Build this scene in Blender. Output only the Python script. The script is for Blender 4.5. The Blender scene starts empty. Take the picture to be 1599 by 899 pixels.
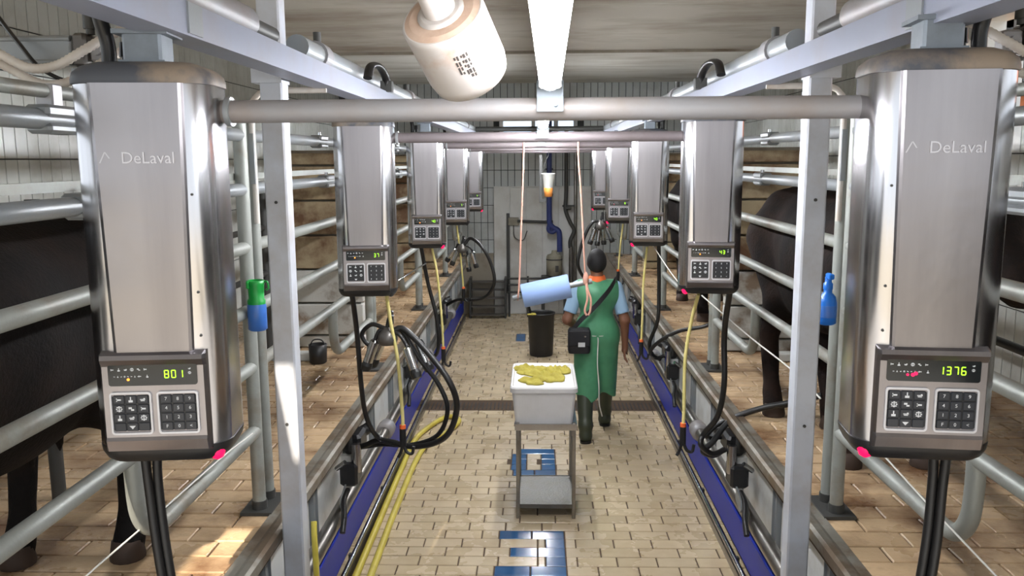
import bpy, bmesh, math, random
import numpy as np
from mathutils import Vector, Matrix, Euler

# ------------------------------------------------------------------ scene, camera, light
S = bpy.context.scene
COL = S.collection
R = math.radians
random.seed(7)
CX = 0.03                                   # centre line of the pit

cam_data = bpy.data.cameras.new('camera')
cam_data.sensor_fit = 'HORIZONTAL'
cam_data.sensor_width = 36.0
cam_data.lens = 1300.0 / 1599.0 * 36.0
cam_data.clip_start = 0.02
cam_data.clip_end = 200
cam = bpy.data.objects.new('camera', cam_data)
COL.objects.link(cam)
cam.matrix_world = (Matrix.Translation((0, 0, 2.5)) @ Matrix.Rotation(R(1.76), 4, 'Z')
                    @ Matrix.Rotation(R(90 - 8.75), 4, 'X') @ Matrix.Rotation(R(-0.35), 4, 'Z'))
S.camera = cam

world = bpy.data.worlds.new('world')
S.world = world
world.use_nodes = True
bg = world.node_tree.nodes['Background']
bg.inputs[0].default_value = (0.86, 0.93, 1.0, 1)
bg.inputs[1].default_value = 1.4

sun_d = bpy.data.lights.new('sun', 'SUN')
sun_d.energy = 9.0
sun_d.angle = R(0.6)
sun_d.color = (1.0, 0.9, 0.76)
sun = bpy.data.objects.new('sun', sun_d)
COL.objects.link(sun)
SUN_DIR = Vector((0.09, 0.82, -0.575)).normalized()
sun.rotation_euler = SUN_DIR.to_track_quat('-Z', 'Y').to_euler()
sun.location = (-3, -8, 8)


def portal(loc, rot, sx, sy):
    d = bpy.data.lights.new('daylight_portal', 'AREA')
    d.shape = 'RECTANGLE'
    d.size, d.size_y = sx, sy
    d.cycles.is_portal = True
    o = bpy.data.objects.new('daylight_portal', d)
    COL.objects.link(o)
    o.location, o.rotation_euler = loc, rot


portal((0, -2.6, 2.3), (R(90), 0, 0), 6.0, 2.9)           # open front of the parlour (-Z of the light points to +Y)
portal((-3.05, 1.0, 2.9), (R(90), 0, R(-90)), 4.4, 1.1)
portal((3.05, 2.2, 3.1), (R(90), 0, R(90)), 7.6, .7)

S.view_settings.view_transform = 'Standard'
S.view_settings.look = 'None'
S.view_settings.gamma = 1.0
S.view_settings.use_curve_mapping = False
S.view_settings.exposure = 0.45


# ------------------------------------------------------------------ materials
def lin(c):
    return tuple(((v / 255.0) / 12.92 if v / 255.0 <= 0.04045 else ((v / 255.0 + 0.055) / 1.055) ** 2.4) for v in c) + (1.0,)


MATS = {}


def pm(name, rgb, rough=0.5, metal=0.0, dirt=None, dscale=6.0, damt=0.5, dlo=0.45, dhi=0.7, island=0.0, bump=0.0,
       bscale=40.0, aniso=0.0, streak=None, trans=0.0, coat=0.0, emit=None, estr=0.0, rvar=0.0, spec=None, alpha=1.0):
    """procedural material: base colour, noise stains, per-piece variation, fine relief"""
    m = bpy.data.materials.new(name)
    m.use_nodes = True
    nt = m.node_tree
    N, L = nt.nodes, nt.links
    b = N['Principled BSDF']
    b.inputs['Roughness'].default_value = rough
    b.inputs['Metallic'].default_value = metal
    b.inputs['Base Color'].default_value = lin(rgb)
    if aniso:
        b.inputs['Anisotropic'].default_value = aniso
    if trans:
        b.inputs['Transmission Weight'].default_value = trans
    if coat:
        b.inputs['Coat Weight'].default_value = coat
    if spec is not None:
        b.inputs['Specular IOR Level'].default_value = spec
    if emit:
        b.inputs['Emission Color'].default_value = lin(emit)
        b.inputs['Emission Strength'].default_value = estr
    if alpha < 1:
        b.inputs['Alpha'].default_value = alpha
    tc = N.new('ShaderNodeNewGeometry')
    col = None

    def noise(scale, detail=8.0, vec=None):
        n = N.new('ShaderNodeTexNoise')
        n.inputs['Roughness'].default_value = 0.62
        n.inputs['Scale'].default_value = scale
        n.inputs['Detail'].default_value = detail
        L.new(vec if vec is not None else tc.outputs['Position'], n.inputs['Vector'])
        return n

    if island:
        hs = N.new('ShaderNodeHueSaturation')
        hs.inputs['Color'].default_value = lin(rgb)
        mr = N.new('ShaderNodeMapRange')
        mr.inputs['To Min'].default_value = 1 - island
        mr.inputs['To Max'].default_value = 1 + island
        oi = N.new('ShaderNodeObjectInfo')
        ad = N.new('ShaderNodeMath')
        ad.operation = 'ADD'
        fr = N.new('ShaderNodeMath')
        fr.operation = 'FRACT'
        L.new(tc.outputs['Random Per Island'], ad.inputs[0])
        L.new(oi.outputs['Random'], ad.inputs[1])
        L.new(ad.outputs[0], fr.inputs[0])
        L.new(fr.outputs[0], mr.inputs['Value'])
        L.new(mr.outputs[0], hs.inputs['Value'])
        col = hs.outputs[0]
    if dirt is not None:
        n = noise(dscale)
        if streak:
            mp = N.new('ShaderNodeMapping')
            mp.inputs['Scale'].default_value = streak
            L.new(tc.outputs['Position'], mp.inputs['Vector'])
            n = noise(dscale, vec=mp.outputs[0])
        mr = N.new('ShaderNodeMapRange')
        mr.inputs['From Min'].default_value = dlo
        mr.inputs['From Max'].default_value = dhi
        mr.inputs['To Max'].default_value = damt
        L.new(n.outputs[0], mr.inputs['Value'])
        mx = N.new('ShaderNodeMix')
        mx.data_type = 'RGBA'
        L.new(mr.outputs[0], mx.inputs[0])
        if col is not None:
            L.new(col, mx.inputs[6])
        else:
            mx.inputs[6].default_value = lin(rgb)
        mx.inputs[7].default_value = lin(dirt)
        col = mx.outputs[2]
    if col is not None:
        L.new(col, b.inputs['Base Color'])
    if rvar:
        n = noise(3.0, 4.0)
        mr = N.new('ShaderNodeMapRange')
        mr.inputs['From Min'].default_value = 0.35
        mr.inputs['From Max'].default_value = 0.65
        mr.inputs['To Min'].default_value = max(0.03, rough - rvar)
        mr.inputs['To Max'].default_value = rough + rvar
        L.new(n.outputs[0], mr.inputs['Value'])
        L.new(mr.outputs[0], b.inputs['Roughness'])
    if bump:
        n = noise(bscale, 4.0)
        bp = N.new('ShaderNodeBump')
        bp.inputs['Strength'].default_value = bump
        bp.inputs['Distance'].default_value = 0.01
        L.new(n.outputs[0], bp.inputs['Height'])
        L.new(bp.outputs[0], b.inputs['Normal'])
    MATS[name] = m
    return m


pm('tile_beige', (202, 184, 152), 0.28, dirt=(158, 134, 102), dscale=2.6, damt=0.6, dlo=0.38, dhi=0.8, island=0.09, rvar=0.12, bump=0.05)
pm('tile_blue', (38, 92, 142), 0.15, dirt=(28, 70, 112), dscale=9, damt=0.5, island=0.12)
pm('tile_platform', (198, 170, 134), 0.34, dirt=(108, 74, 48), dscale=2.6, damt=0.95, dlo=0.42, dhi=0.66, island=0.1, bump=0.25, bscale=55, rvar=0.2)
pm('grout', (84, 66, 48), 0.85, dirt=(50, 38, 28), damt=0.7)
pm('grout_wall', (58, 60, 60), 0.9)
pm('tile_white', (206, 210, 206), 0.18, dirt=(160, 158, 146), dscale=1.6, damt=0.7, island=0.05)
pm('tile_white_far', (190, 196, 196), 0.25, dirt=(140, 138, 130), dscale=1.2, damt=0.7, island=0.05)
pm('plaster', (216, 217, 214), 0.7, dirt=(160, 152, 138), dscale=1.5, damt=0.6, bump=0.1)
pm('ceiling', (178, 172, 160), 0.8, dirt=(112, 92, 70), dscale=0.9, damt=0.85, dlo=0.42, dhi=0.68, streak=(0.5, 1.1, 1), bump=0.05, bscale=6)
pm('ceiling_pale', (208, 206, 198), 0.8, dirt=(150, 140, 122), dscale=1.1, damt=0.7, streak=(0.5, 2.0, 1))
pm('landing', (176, 177, 179), 0.7, dirt=(166, 164, 160), dscale=3, damt=0.6)
pm('concrete', (150, 142, 128), 0.8, dirt=(92, 72, 52), dscale=2.5, damt=0.7, bump=0.2)
pm('plank', (168, 152, 122), 0.7, dirt=(96, 64, 40), dscale=2.6, damt=0.92, dlo=0.44, dhi=0.6, bump=0.3, bscale=18, island=0.1)
pm('plank_white', (192, 192, 186), 0.6, dirt=(116, 92, 66), dscale=3.0, damt=0.85, dlo=0.5, dhi=0.62, bump=0.3, bscale=18)
pm('galvanised', (142, 147, 150), 0.42, 0.35, dirt=(150, 146, 138), dscale=7, damt=0.5, bump=0.05, bscale=80)
pm('galvanised_dirty', (152, 155, 149), 0.5, 0.3, dirt=(116, 98, 76), dscale=4.5, damt=0.65, dlo=0.5, dhi=0.72, bump=0.12, bscale=60)
pm('painted_post', (196, 200, 208), 0.4, 0.2, dirt=(160, 150, 138), dscale=4, damt=0.5, bump=0.03)
pm('beam_paint', (142, 147, 163), 0.42, 0.2, dirt=(140, 134, 130), dscale=4, damt=0.5)
pm('pipe_dusty', (142, 141, 143), 0.5, 0.2, dirt=(134, 114, 98), dscale=3, damt=0.6)
pm('stainless', (192, 191, 194), 0.2, 1.0, dirt=(168, 164, 164), dscale=2.0, damt=0.5, streak=(5, 5, 0.25), aniso=0.4)
pm('stainless_panel', (154, 150, 152), 0.32, 1.0, dirt=(132, 128, 131), dscale=1.6, damt=0.7, streak=(4, 4, 0.3), aniso=0.5, bump=0.12, bscale=5)
pm('stainless_emboss', (182, 178, 180), 0.28, 1.0)
pm('stainless_dark', (150, 146, 140), 0.35, 1.0, dirt=(112, 104, 92), dscale=8, damt=0.6)
pm('tray_wet', (112, 111, 107), 0.3, 0.9, dirt=(108, 102, 92), dscale=9, damt=0.7, bump=0.4, bscale=60)
pm('chrome', (206, 208, 210), 0.16, 1.0, dirt=(140, 136, 130), dscale=9, damt=0.5)
pm('kerb_steel', (150, 146, 136), 0.42, 0.6, dirt=(104, 82, 58), dscale=5, damt=0.8, dlo=0.42, dhi=0.6)
pm('panel_white', (206, 208, 206), 0.35, dirt=(150, 140, 124), dscale=4, damt=0.6)
pm('duct_blue', (12, 38, 150), 0.4, spec=0.25, dirt=(40, 56, 120), dscale=5, damt=0.4)
pm('rubber_black', (26, 25, 25), 0.42)
pm('plastic_black', (30, 30, 32), 0.38, dirt=(58, 56, 52), dscale=8, damt=0.4)
pm('plastic_cap', (74, 77, 84), 0.5, dirt=(146, 130, 112), dscale=5, damt=0.8, dlo=0.46, dhi=0.64)
pm('display', (26, 30, 32), 0.12)
pm('keypad', (22, 25, 30), 0.3)
pm('key', (34, 38, 46), 0.3)
pm('pad_rim', (200, 200, 204), 0.35, 0.3)
pm('print_white', (214, 216, 218), 0.5)
pm('digit_green', (150, 235, 40), 0.5, emit=(160, 245, 40), estr=1.6)
pm('led_red', (200, 10, 60), 0.4, emit=(255, 14, 84), estr=1.1)
pm('led_amber', (255, 130, 40), 0.4, emit=(255, 130, 40), estr=3.0)
pm('yellow_hose', (206, 190, 78), 0.4, dirt=(170, 146, 50), dscale=7, damt=0.5)
pm('yellow_cord', (220, 206, 136), 0.45, dirt=(198, 188, 92), dscale=9, damt=0.6)
pm('orange', (232, 104, 48), 0.5)
pm('cord_white', (222, 220, 212), 0.6)
pm('cord_pink', (226, 172, 152), 0.8, dirt=(196, 136, 116), dscale=20, damt=0.5)
pm('pvc_white', (182, 176, 171), 0.4, dirt=(166, 128, 98), dscale=14, damt=0.7, dlo=0.52, dhi=0.72)
pm('pvc_dusty', (190, 166, 148), 0.6, dirt=(158, 128, 106), dscale=16, damt=0.6)
pm('print_grey', (62, 58, 56), 0.6)
pm('lamp_body', (196, 196, 192), 0.4)
pm('lamp_glow', (255, 255, 250), 0.4, emit=(248, 250, 255), estr=140.0)
pm('lamp_glow_dim', (255, 255, 250), 0.4, emit=(248, 250, 255), estr=46.0)  # nearest tube: same kind of lamp, turned down so nearby parts don't burn out
pm('crate_white', (214, 212, 211), 0.4, dirt=(190, 187, 182), dscale=5, damt=0.4)
pm('cloth_yellow', (176, 164, 70), 0.85, dirt=(136, 122, 44), dscale=14, damt=0.6)
pm('bin_black', (38, 38, 38), 0.5)
pm('paper_blue', (152, 180, 232), 0.85, dirt=(166, 192, 240), dscale=3, damt=0.4)
pm('bottle_green', (22, 150, 60), 0.35)
pm('bottle_blue', (62, 112, 190), 0.3, dirt=(52, 96, 176), dscale=10, damt=0.4)
pm('bottle_sky', (28, 112, 206), 0.35)
pm('skin', (126, 84, 62), 0.55)
pm('apron_green', (84, 152, 112), 0.5, dirt=(62, 126, 90), dscale=6, damt=0.6, bump=0.25, bscale=14)
pm('shirt_blue', (150, 182, 210), 0.8)
pm('boot_green', (58, 64, 48), 0.45)
pm('hair_black', (26, 24, 25), 0.75)
pm('bag_black', (30, 30, 34), 0.6)
pm('collar_orange', (232, 110, 50), 0.7)
pm('cow_black', (21, 18, 17), 0.8, spec=0.15, dirt=(38, 29, 24), dscale=5, damt=0.7, bump=0.5, bscale=70)
pm('cow_brown', (26, 21, 19), 0.8, spec=0.15, dirt=(54, 38, 30), dscale=4, damt=0.8, bump=0.5, bscale=70)
pm('hoof', (62, 46, 36), 0.7)
pm('cow_pale', (190, 156, 128), 0.7)
pm('pipe_blue', (50, 62, 120), 0.4)
pm('pump_beige', (150, 146, 130), 0.5, dirt=(110, 100, 84), dscale=6, damt=0.6)
pm('steel_dark', (72, 72, 70), 0.5, 0.4)
pm('steel_backlit', (112, 104, 106), 0.5, 0.2, dirt=(90, 80, 78), dscale=4, damt=0.6)  # cross bars beyond the first: their backlit darkness is put into the colour
pm('steel_mid', (116, 124, 132), 0.45, 0.3, dirt=(90, 94, 98), dscale=10, damt=0.6)
pm('drain_dark', (18, 15, 14), 0.6)
pm('brick', (186, 112, 72), 0.85, dirt=(150, 84, 54), dscale=6, damt=0.6, island=0.15)
pm('mortar', (176, 160, 140), 0.9)
pm('ground_out', (170, 160, 140), 0.9)
pm('frame_white', (206, 208, 210), 0.45)
pm('cup_clear', (226, 226, 220), 0.2, trans=0.3)
pm('cup_orange', (214, 138, 66), 0.4)
pm('claw_grey', (96, 92, 88), 0.35, 0.5)
pm('glass', (220, 235, 245), 0.05, trans=1.0)
pm('conduit_white', (206, 200, 192), 0.55, dirt=(166, 140, 118), dscale=9, damt=0.5)
pm('sticker', (206, 216, 226), 0.5)


# ------------------------------------------------------------------ mesh helpers
def catmull(pts, n=8):
    P = [Vector(p) for p in pts]
    if len(P) < 3:
        return P
    out = []
    Q = [P[0] * 2 - P[1]] + P + [P[-1] * 2 - P[-2]]
    for i in range(1, len(Q) - 2):
        p0, p1, p2, p3 = Q[i - 1:i + 3]
        for k in range(n):
            t = k / n
            out.append(0.5 * ((2 * p1) + (p2 - p0) * t + (2 * p0 - 5 * p1 + 4 * p2 - p3) * t * t
                              + (3 * p1 - p0 - 3 * p2 + p3) * t * t * t))
    out.append(P[-1])
    return out


class MB:
    """collects shapes into one mesh"""

    def __init__(self):
        self.v, self.f, self.sm = [], [], []

    def add(self, vs, fs, smooth=False, M=None):
        b = len(self.v)
        for p in vs:
            p = Vector(p)
            self.v.append(M @ p if M is not None else p)
        for f in fs:
            self.f.append([b + i for i in f])
            self.sm.append(smooth)
        return self

    def box(self, c, s, M=None, bev=0.0):
        x, y, z = c
        a, b_, d = s[0] / 2, s[1] / 2, s[2] / 2
        if bev <= 0:
            vs = [(x + i * a, y + j * b_, z + k * d) for i in (-1, 1) for j in (-1, 1) for k in (-1, 1)]
            fs = [(0, 1, 3, 2), (4, 6, 7, 5), (0, 4, 5, 1), (2, 3, 7, 6), (0, 2, 6, 4), (1, 5, 7, 3)]
            return self.add(vs, fs, False, M)
        # prism with chamfered vertical edges and chamfered top/bottom
        bv = min(bev, a * 0.9, b_ * 0.9, d * 0.9)

        def ring(aa, bb, zz, q):
            return [(x + px, y + py, z + zz) for px, py in
                    ((aa - q, bb), (-aa + q, bb), (-aa, bb - q), (-aa, -bb + q), (-aa + q, -bb), (aa - q, -bb), (aa, -bb + q), (aa, bb - q))]
        rs = [ring(a - bv, b_ - bv, -d, bv * .5), ring(a, b_, -d + bv, bv), ring(a, b_, d - bv, bv), ring(a - bv, b_ - bv, d, bv * .5)]
        vs = sum(rs, [])
        fs = [tuple(reversed(range(8))), tuple(range(24, 32))]
        for r in range(3):
            for i in range(8):
                j = (i + 1) % 8
                fs.append((r * 8 + i, r * 8 + j, r * 8 + 8 + j, r * 8 + 8 + i))
        return self.add(vs, fs, False, M)

    def cyl(self, p0, p1, r0, r1=None, n=16, caps=True, smooth=True):
        p0, p1 = Vector(p0), Vector(p1)
        r1 = r0 if r1 is None else r1
        d = (p1 - p0).normalized()
        a = d.orthogonal().normalized()
        b_ = d.cross(a)
        vs, fs = [], []
        for p, r in ((p0, r0), (p1, r1)):
            for i in range(n):
                t = 2 * math.pi * i / n
                vs.append(p + (a * math.cos(t) + b_ * math.sin(t)) * r)
        for i in range(n):
            j = (i + 1) % n
            fs.append((i, j, n + j, n + i))
        self.add(vs, fs, smooth)
        if caps:
            self.add(vs[:n], [tuple(reversed(range(n)))])
            self.add(vs[n:], [tuple(range(n))])
        return self

    def tube(self, pts, r, n=10, sub=8, rfun=None, closed=False, smooth_path=True):
        P = catmull(pts, sub) if smooth_path else [Vector(p) for p in pts]
        if closed:
            P = catmull(list(pts) + [pts[0]], sub)[:-1]
        m = len(P)
        T = []
        for i in range(m):
            q = P[(i + 1) % m] if (closed or i < m - 1) else P[i]
            p = P[i - 1] if (closed or i > 0) else P[i]
            T.append((q - p).normalized())
        a = T[0].orthogonal().normalized()
        vs, fs = [], []
        for i in range(m):
            a = (a - T[i] * a.dot(T[i]))
            a = a.normalized() if a.length > 1e-6 else T[i].orthogonal().normalized()
            b_ = T[i].cross(a)
            rr = rfun(i / max(1, m - 1), i) if rfun else r
            for k in range(n):
                t = 2 * math.pi * k / n
                vs.append(P[i] + (a * math.cos(t) + b_ * math.sin(t)) * rr)
        for i in range(m if closed else m - 1):
            i2 = (i + 1) % m
            for k in range(n):
                k2 = (k + 1) % n
                fs.append((i * n + k, i * n + k2, i2 * n + k2, i2 * n + k))
        self.add(vs, fs, True)
        if not closed:
            self.add(vs[:n], [tuple(reversed(range(n)))])
            self.add(vs[-n:], [tuple(range(n))])
        return self

    def lathe(self, prof, c=(0, 0, 0), n=24, axis=None, smooth=True):
        """prof: (radius, height) pairs about +Z at c (or along axis)"""
        M = Matrix.Translation(c)
        if axis is not None:
            M = M @ Vector(axis).to_track_quat('Z', 'Y').to_matrix().to_4x4()
        vs, fs = [], []
        for r, h in prof:
            for k in range(n):
                t = 2 * math.pi * k / n
                vs.append((max(r, 1e-4) * math.cos(t), max(r, 1e-4) * math.sin(t), h))
        for i in range(len(prof) - 1):
            for k in range(n):
                k2 = (k + 1) % n
                fs.append((i * n + k, i * n + k2, (i + 1) * n + k2, (i + 1) * n + k))
        self.add(vs, fs, smooth, M)
        self.add(vs[:n], [tuple(reversed(range(n)))], False, M)
        self.add(vs[-n:], [tuple(range(n))], False, M)
        return self

    def loft(self, rings, smooth=True, cap=True):
        n = len(rings[0])
        vs = sum([list(r) for r in rings], [])
        fs = []
        for i in range(len(rings) - 1):
            for k in range(n):
                k2 = (k + 1) % n
                fs.append((i * n + k, i * n + k2, (i + 1) * n + k2, (i + 1) * n + k))
        self.add(vs, fs, smooth)
        if cap:
            self.add(rings[0], [tuple(reversed(range(n)))])
            self.add(rings[-1], [tuple(range(n))])
        return self

    def mesh(self, name, m):
        me = bpy.data.meshes.new(name)
        me.from_pydata([tuple(p) for p in self.v], [], self.f)
        me.polygons.foreach_set('use_smooth', self.sm)
        me.materials.append(MATS[m])
        me.update()
        return me

    def build(self, name, m, parent=None, loc=None):
        return link(name, self.mesh(name, m), parent, loc)


def link(name, me, parent=None, loc=None, rot=None):
    o = bpy.data.objects.new(name, me)
    COL.objects.link(o)
    if parent is not None:
        o.parent = parent
    if loc is not None:
        o.location = loc
    if rot is not None:
        o.rotation_euler = rot
    return o


def tag(o, label=None, cat=None, group=None, kind=None):
    if label:
        o['label'] = label
    if cat:
        o['category'] = cat
    if group:
        o['group'] = group
    if kind:
        o['kind'] = kind
    return o


def thing(name, label, cat, loc=(0, 0, 0), rz=0.0, group=None):
    o = bpy.data.objects.new(name, None)
    COL.objects.link(o)
    o.empty_display_size = 0.1
    o.location = loc
    o.rotation_euler = (0, 0, rz)
    return tag(o, label, cat, group)


def struct(name, mb, m, label=None):
    return tag(mb.build(name, m), label, None, None, 'structure')


def text_mesh(name, body, size, m, extrude=0.0004, align='CENTER'):
    c = bpy.data.curves.new(name, 'FONT')
    c.body = body
    c.size = size
    c.extrude = extrude
    c.align_x = align
    c.align_y = 'CENTER'
    c.resolution_u = 3
    t = bpy.data.objects.new(name, c)
    COL.objects.link(t)
    dg = bpy.context.evaluated_depsgraph_get()
    me = bpy.data.meshes.new_from_object(t.evaluated_get(dg))
    bpy.data.objects.remove(t)
    bpy.data.curves.remove(c)
    me.name = name
    me.materials.clear()
    me.materials.append(MATS[m])
    return me


# ------------------------------------------------------------------ signed distance bodies (people, cows, cloth)
def sdf_mesh(name, prims, m, h, k=0.03, pad=0.05, cut=None, parent=None, ks=None):
    """prims: ('c', a, b, ra, rb) round cones / ('e', c, (rx,ry,rz)) ellipsoids / optional blend radius last; smooth union, surface nets"""
    lo, hi = np.full(3, 1e9), np.full(3, -1e9)
    for p in prims:
        if p[0] == 'c':
            for q, r in ((p[1], p[3]), (p[2], p[4])):
                lo = np.minimum(lo, np.array(q) - r)
                hi = np.maximum(hi, np.array(q) + r)
        else:
            lo = np.minimum(lo, np.array(p[1]) - np.array(p[2]))
            hi = np.maximum(hi, np.array(p[1]) + np.array(p[2]))
    lo -= pad
    hi += pad
    dim = np.ceil((hi - lo) / h).astype(int) + 1
    ax = [lo[i] + h * np.arange(dim[i]) for i in range(3)]
    f = np.full(tuple(dim), 0.25, dtype=np.float32)
    for p in prims:
        kk = k
        if p[0] == 'c':
            a, b_, ra, rb = np.array(p[1], float), np.array(p[2], float), p[3], p[4]
            if len(p) > 5:
                kk = p[5]
            bl = np.minimum(a - ra, b_ - rb) - kk * 1.5 - h * 2
            bh = np.maximum(a + ra, b_ + rb) + kk * 1.5 + h * 2
        else:
            c, rr = np.array(p[1], float), np.array(p[2], float)
            if len(p) > 3:
                kk = p[3]
            bl, bh = c - rr - kk * 1.5 - h * 2, c + rr + kk * 1.5 + h * 2
        i0 = np.clip(np.floor((bl - lo) / h).astype(int), 0, dim)
        i1 = np.clip(np.ceil((bh - lo) / h).astype(int) + 1, 0, dim)
        sl = tuple(slice(i0[i], i1[i]) for i in range(3))
        X, Y, Z = np.meshgrid(ax[0][sl[0]], ax[1][sl[1]], ax[2][sl[2]], indexing='ij')
        if p[0] == 'c':
            d = b_ - a
            t = ((X - a[0]) * d[0] + (Y - a[1]) * d[1] + (Z - a[2]) * d[2]) / max(1e-9, d @ d)
            t = np.clip(t, 0, 1)
            q = np.sqrt((X - a[0] - d[0] * t) ** 2 + (Y - a[1] - d[1] * t) ** 2 + (Z - a[2] - d[2] * t) ** 2) - (ra + (rb - ra) * t)
        else:
            k0 = np.sqrt(((X - c[0]) / rr[0]) ** 2 + ((Y - c[1]) / rr[1]) ** 2 + ((Z - c[2]) / rr[2]) ** 2)
            q = (k0 - 1) * rr.min() * 0.5 + (k0 - 1) * rr.mean() * 0.5
        g = f[sl]
        hh = np.clip(0.5 + 0.5 * (g - q) / kk, 0, 1)
        f[sl] = g + (q - g) * hh - kk * hh * (1 - hh)
    if cut is not None:
        X, Y, Z = np.meshgrid(*ax, indexing='ij')
        f = np.maximum(f, cut(X, Y, Z).astype(np.float32))
    f[0], f[-1], f[:, 0], f[:, -1], f[:, :, 0], f[:, :, -1] = (0.2,) * 6
    # surface nets
    s = f < 0
    cnt = np.zeros(tuple(dim - 1), np.int8)
    for i in (0, 1):
        for j in (0, 1):
            for l in (0, 1):
                cnt += s[i:dim[0] - 1 + i, j:dim[1] - 1 + j, l:dim[2] - 1 + l]
    act = np.argwhere((cnt > 0) & (cnt < 8))
    idx = np.full(tuple(dim - 1), -1, np.int64)
    idx[act[:, 0], act[:, 1], act[:, 2]] = np.arange(len(act))
    acc, nn = np.zeros((len(act), 3)), np.zeros(len(act))
    cs = [(i, j, l) for i in (0, 1) for j in (0, 1) for l in (0, 1)]
    for a in range(8):
        for b_ in range(a + 1, 8):
            if sum(abs(cs[a][q] - cs[b_][q]) for q in range(3)) != 1:
                continue
            pa, pb = act + np.array(cs[a]), act + np.array(cs[b_])
            fa = f[pa[:, 0], pa[:, 1], pa[:, 2]]
            fb = f[pb[:, 0], pb[:, 1], pb[:, 2]]
            x = (fa < 0) != (fb < 0)
            t = np.where(x, fa / np.where(fa == fb, 1, fa - fb), 0)
            acc += np.where(x[:, None], pa + (pb - pa) * t[:, None], 0)
            nn += x
    V = lo + h * acc / nn[:, None]
    F = []
    for axis in range(3):
        o1, o2 = [(1, 2), (2, 0), (0, 1)][axis]
        a0 = [slice(None)] * 3
        a1 = [slice(None)] * 3
        a0[axis] = slice(0, -1)
        a1[axis] = slice(1, None)
        s0, s1 = s[tuple(a0)], s[tuple(a1)]
        e = np.argwhere(s0 != s1)
        e = e[(e[:, o1] > 0) & (e[:, o2] > 0) & (e[:, o1] < dim[o1] - 1) & (e[:, o2] < dim[o2] - 1)]
        ins = s0[e[:, 0], e[:, 1], e[:, 2]]
        d1, d2 = np.zeros(3, int), np.zeros(3, int)
        d1[o1], d2[o2] = 1, 1
        q = [e - d1 - d2, e - d2, e, e - d1]
        q = np.stack([idx[c[:, 0], c[:, 1], c[:, 2]] for c in q], 1)
        q[~ins] = q[~ins][:, ::-1]
        F.append(q)
    F = np.concatenate(F)
    F = F[(F >= 0).all(1)]
    me = bpy.data.meshes.new(name)
    me.from_pydata(V.tolist(), [], F.tolist())
    me.polygons.foreach_set('use_smooth', [True] * len(F))
    me.materials.append(MATS[m])
    me.update()
    return me


# ------------------------------------------------------------------ tiled surfaces: each near tile is a piece of its own
def tile_mesh(w, h, t, m, name='tile', bev=0.004):
    """tile lying in XY, top at z = 0, thickness t below"""
    a, b_, q = w / 2, h / 2, bev
    vs = [(-a, -b_, -t), (a, -b_, -t), (a, b_, -t), (-a, b_, -t),
          (-a, -b_, -q), (a, -b_, -q), (a, b_, -q), (-a, b_, -q),
          (-a + q, -b_ + q, 0), (a - q, -b_ + q, 0), (a - q, b_ - q, 0), (-a + q, b_ - q, 0)]
    fs = [(8, 9, 10, 11)]
    for r in (0, 4):
        for i in range(4):
            j = (i + 1) % 4
            fs.append((r + i, r + j, r + 4 + j, r + 4 + i))
    return vs, fs


class Tiler:
    def __init__(self, parent, M, limit, t=0.012, stuff_name='tile_field', bev=0.004):
        self.parent, self.M, self.limit, self.t, self.stuff, self.bev = parent, M, limit, t, stuff_name, bev
        self.items, self.cache = [], {}

    def put(self, u, v, w, h, m, rank, lift=0.0):
        self.items.append((rank, u, v, w, h, m, lift))

    def finish(self):
        self.items.sort(key=lambda i: i[0])
        rest = {}
        for n, (rank, u, v, w, h, m, lift) in enumerate(self.items):
            if rank < 1e6 and n < self.limit:
                key = (round(w, 3), round(h, 3), m)
                if key not in self.cache:
                    vs, fs = tile_mesh(w, h, self.t, m, bev=self.bev)
                    self.cache[key] = MB().add(vs, fs).mesh('tile', m)
                o = link('tile', self.cache[key], self.parent)
                o.matrix_local = self.M @ Matrix.Translation((u, v, lift))
            else:
                vs, fs = tile_mesh(w, h, self.t, m, bev=self.bev)
                rest.setdefault(m, MB()).add(vs, fs, False, self.M @ Matrix.Translation((u, v, lift)))
        for m, mb in rest.items():
            tag(mb.build(self.stuff, m, self.parent), kind='stuff')

# ------------------------------------------------------------------ the setting
PZ = 1.05          # level the cows stand on
CE = 3.74          # ceiling

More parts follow.
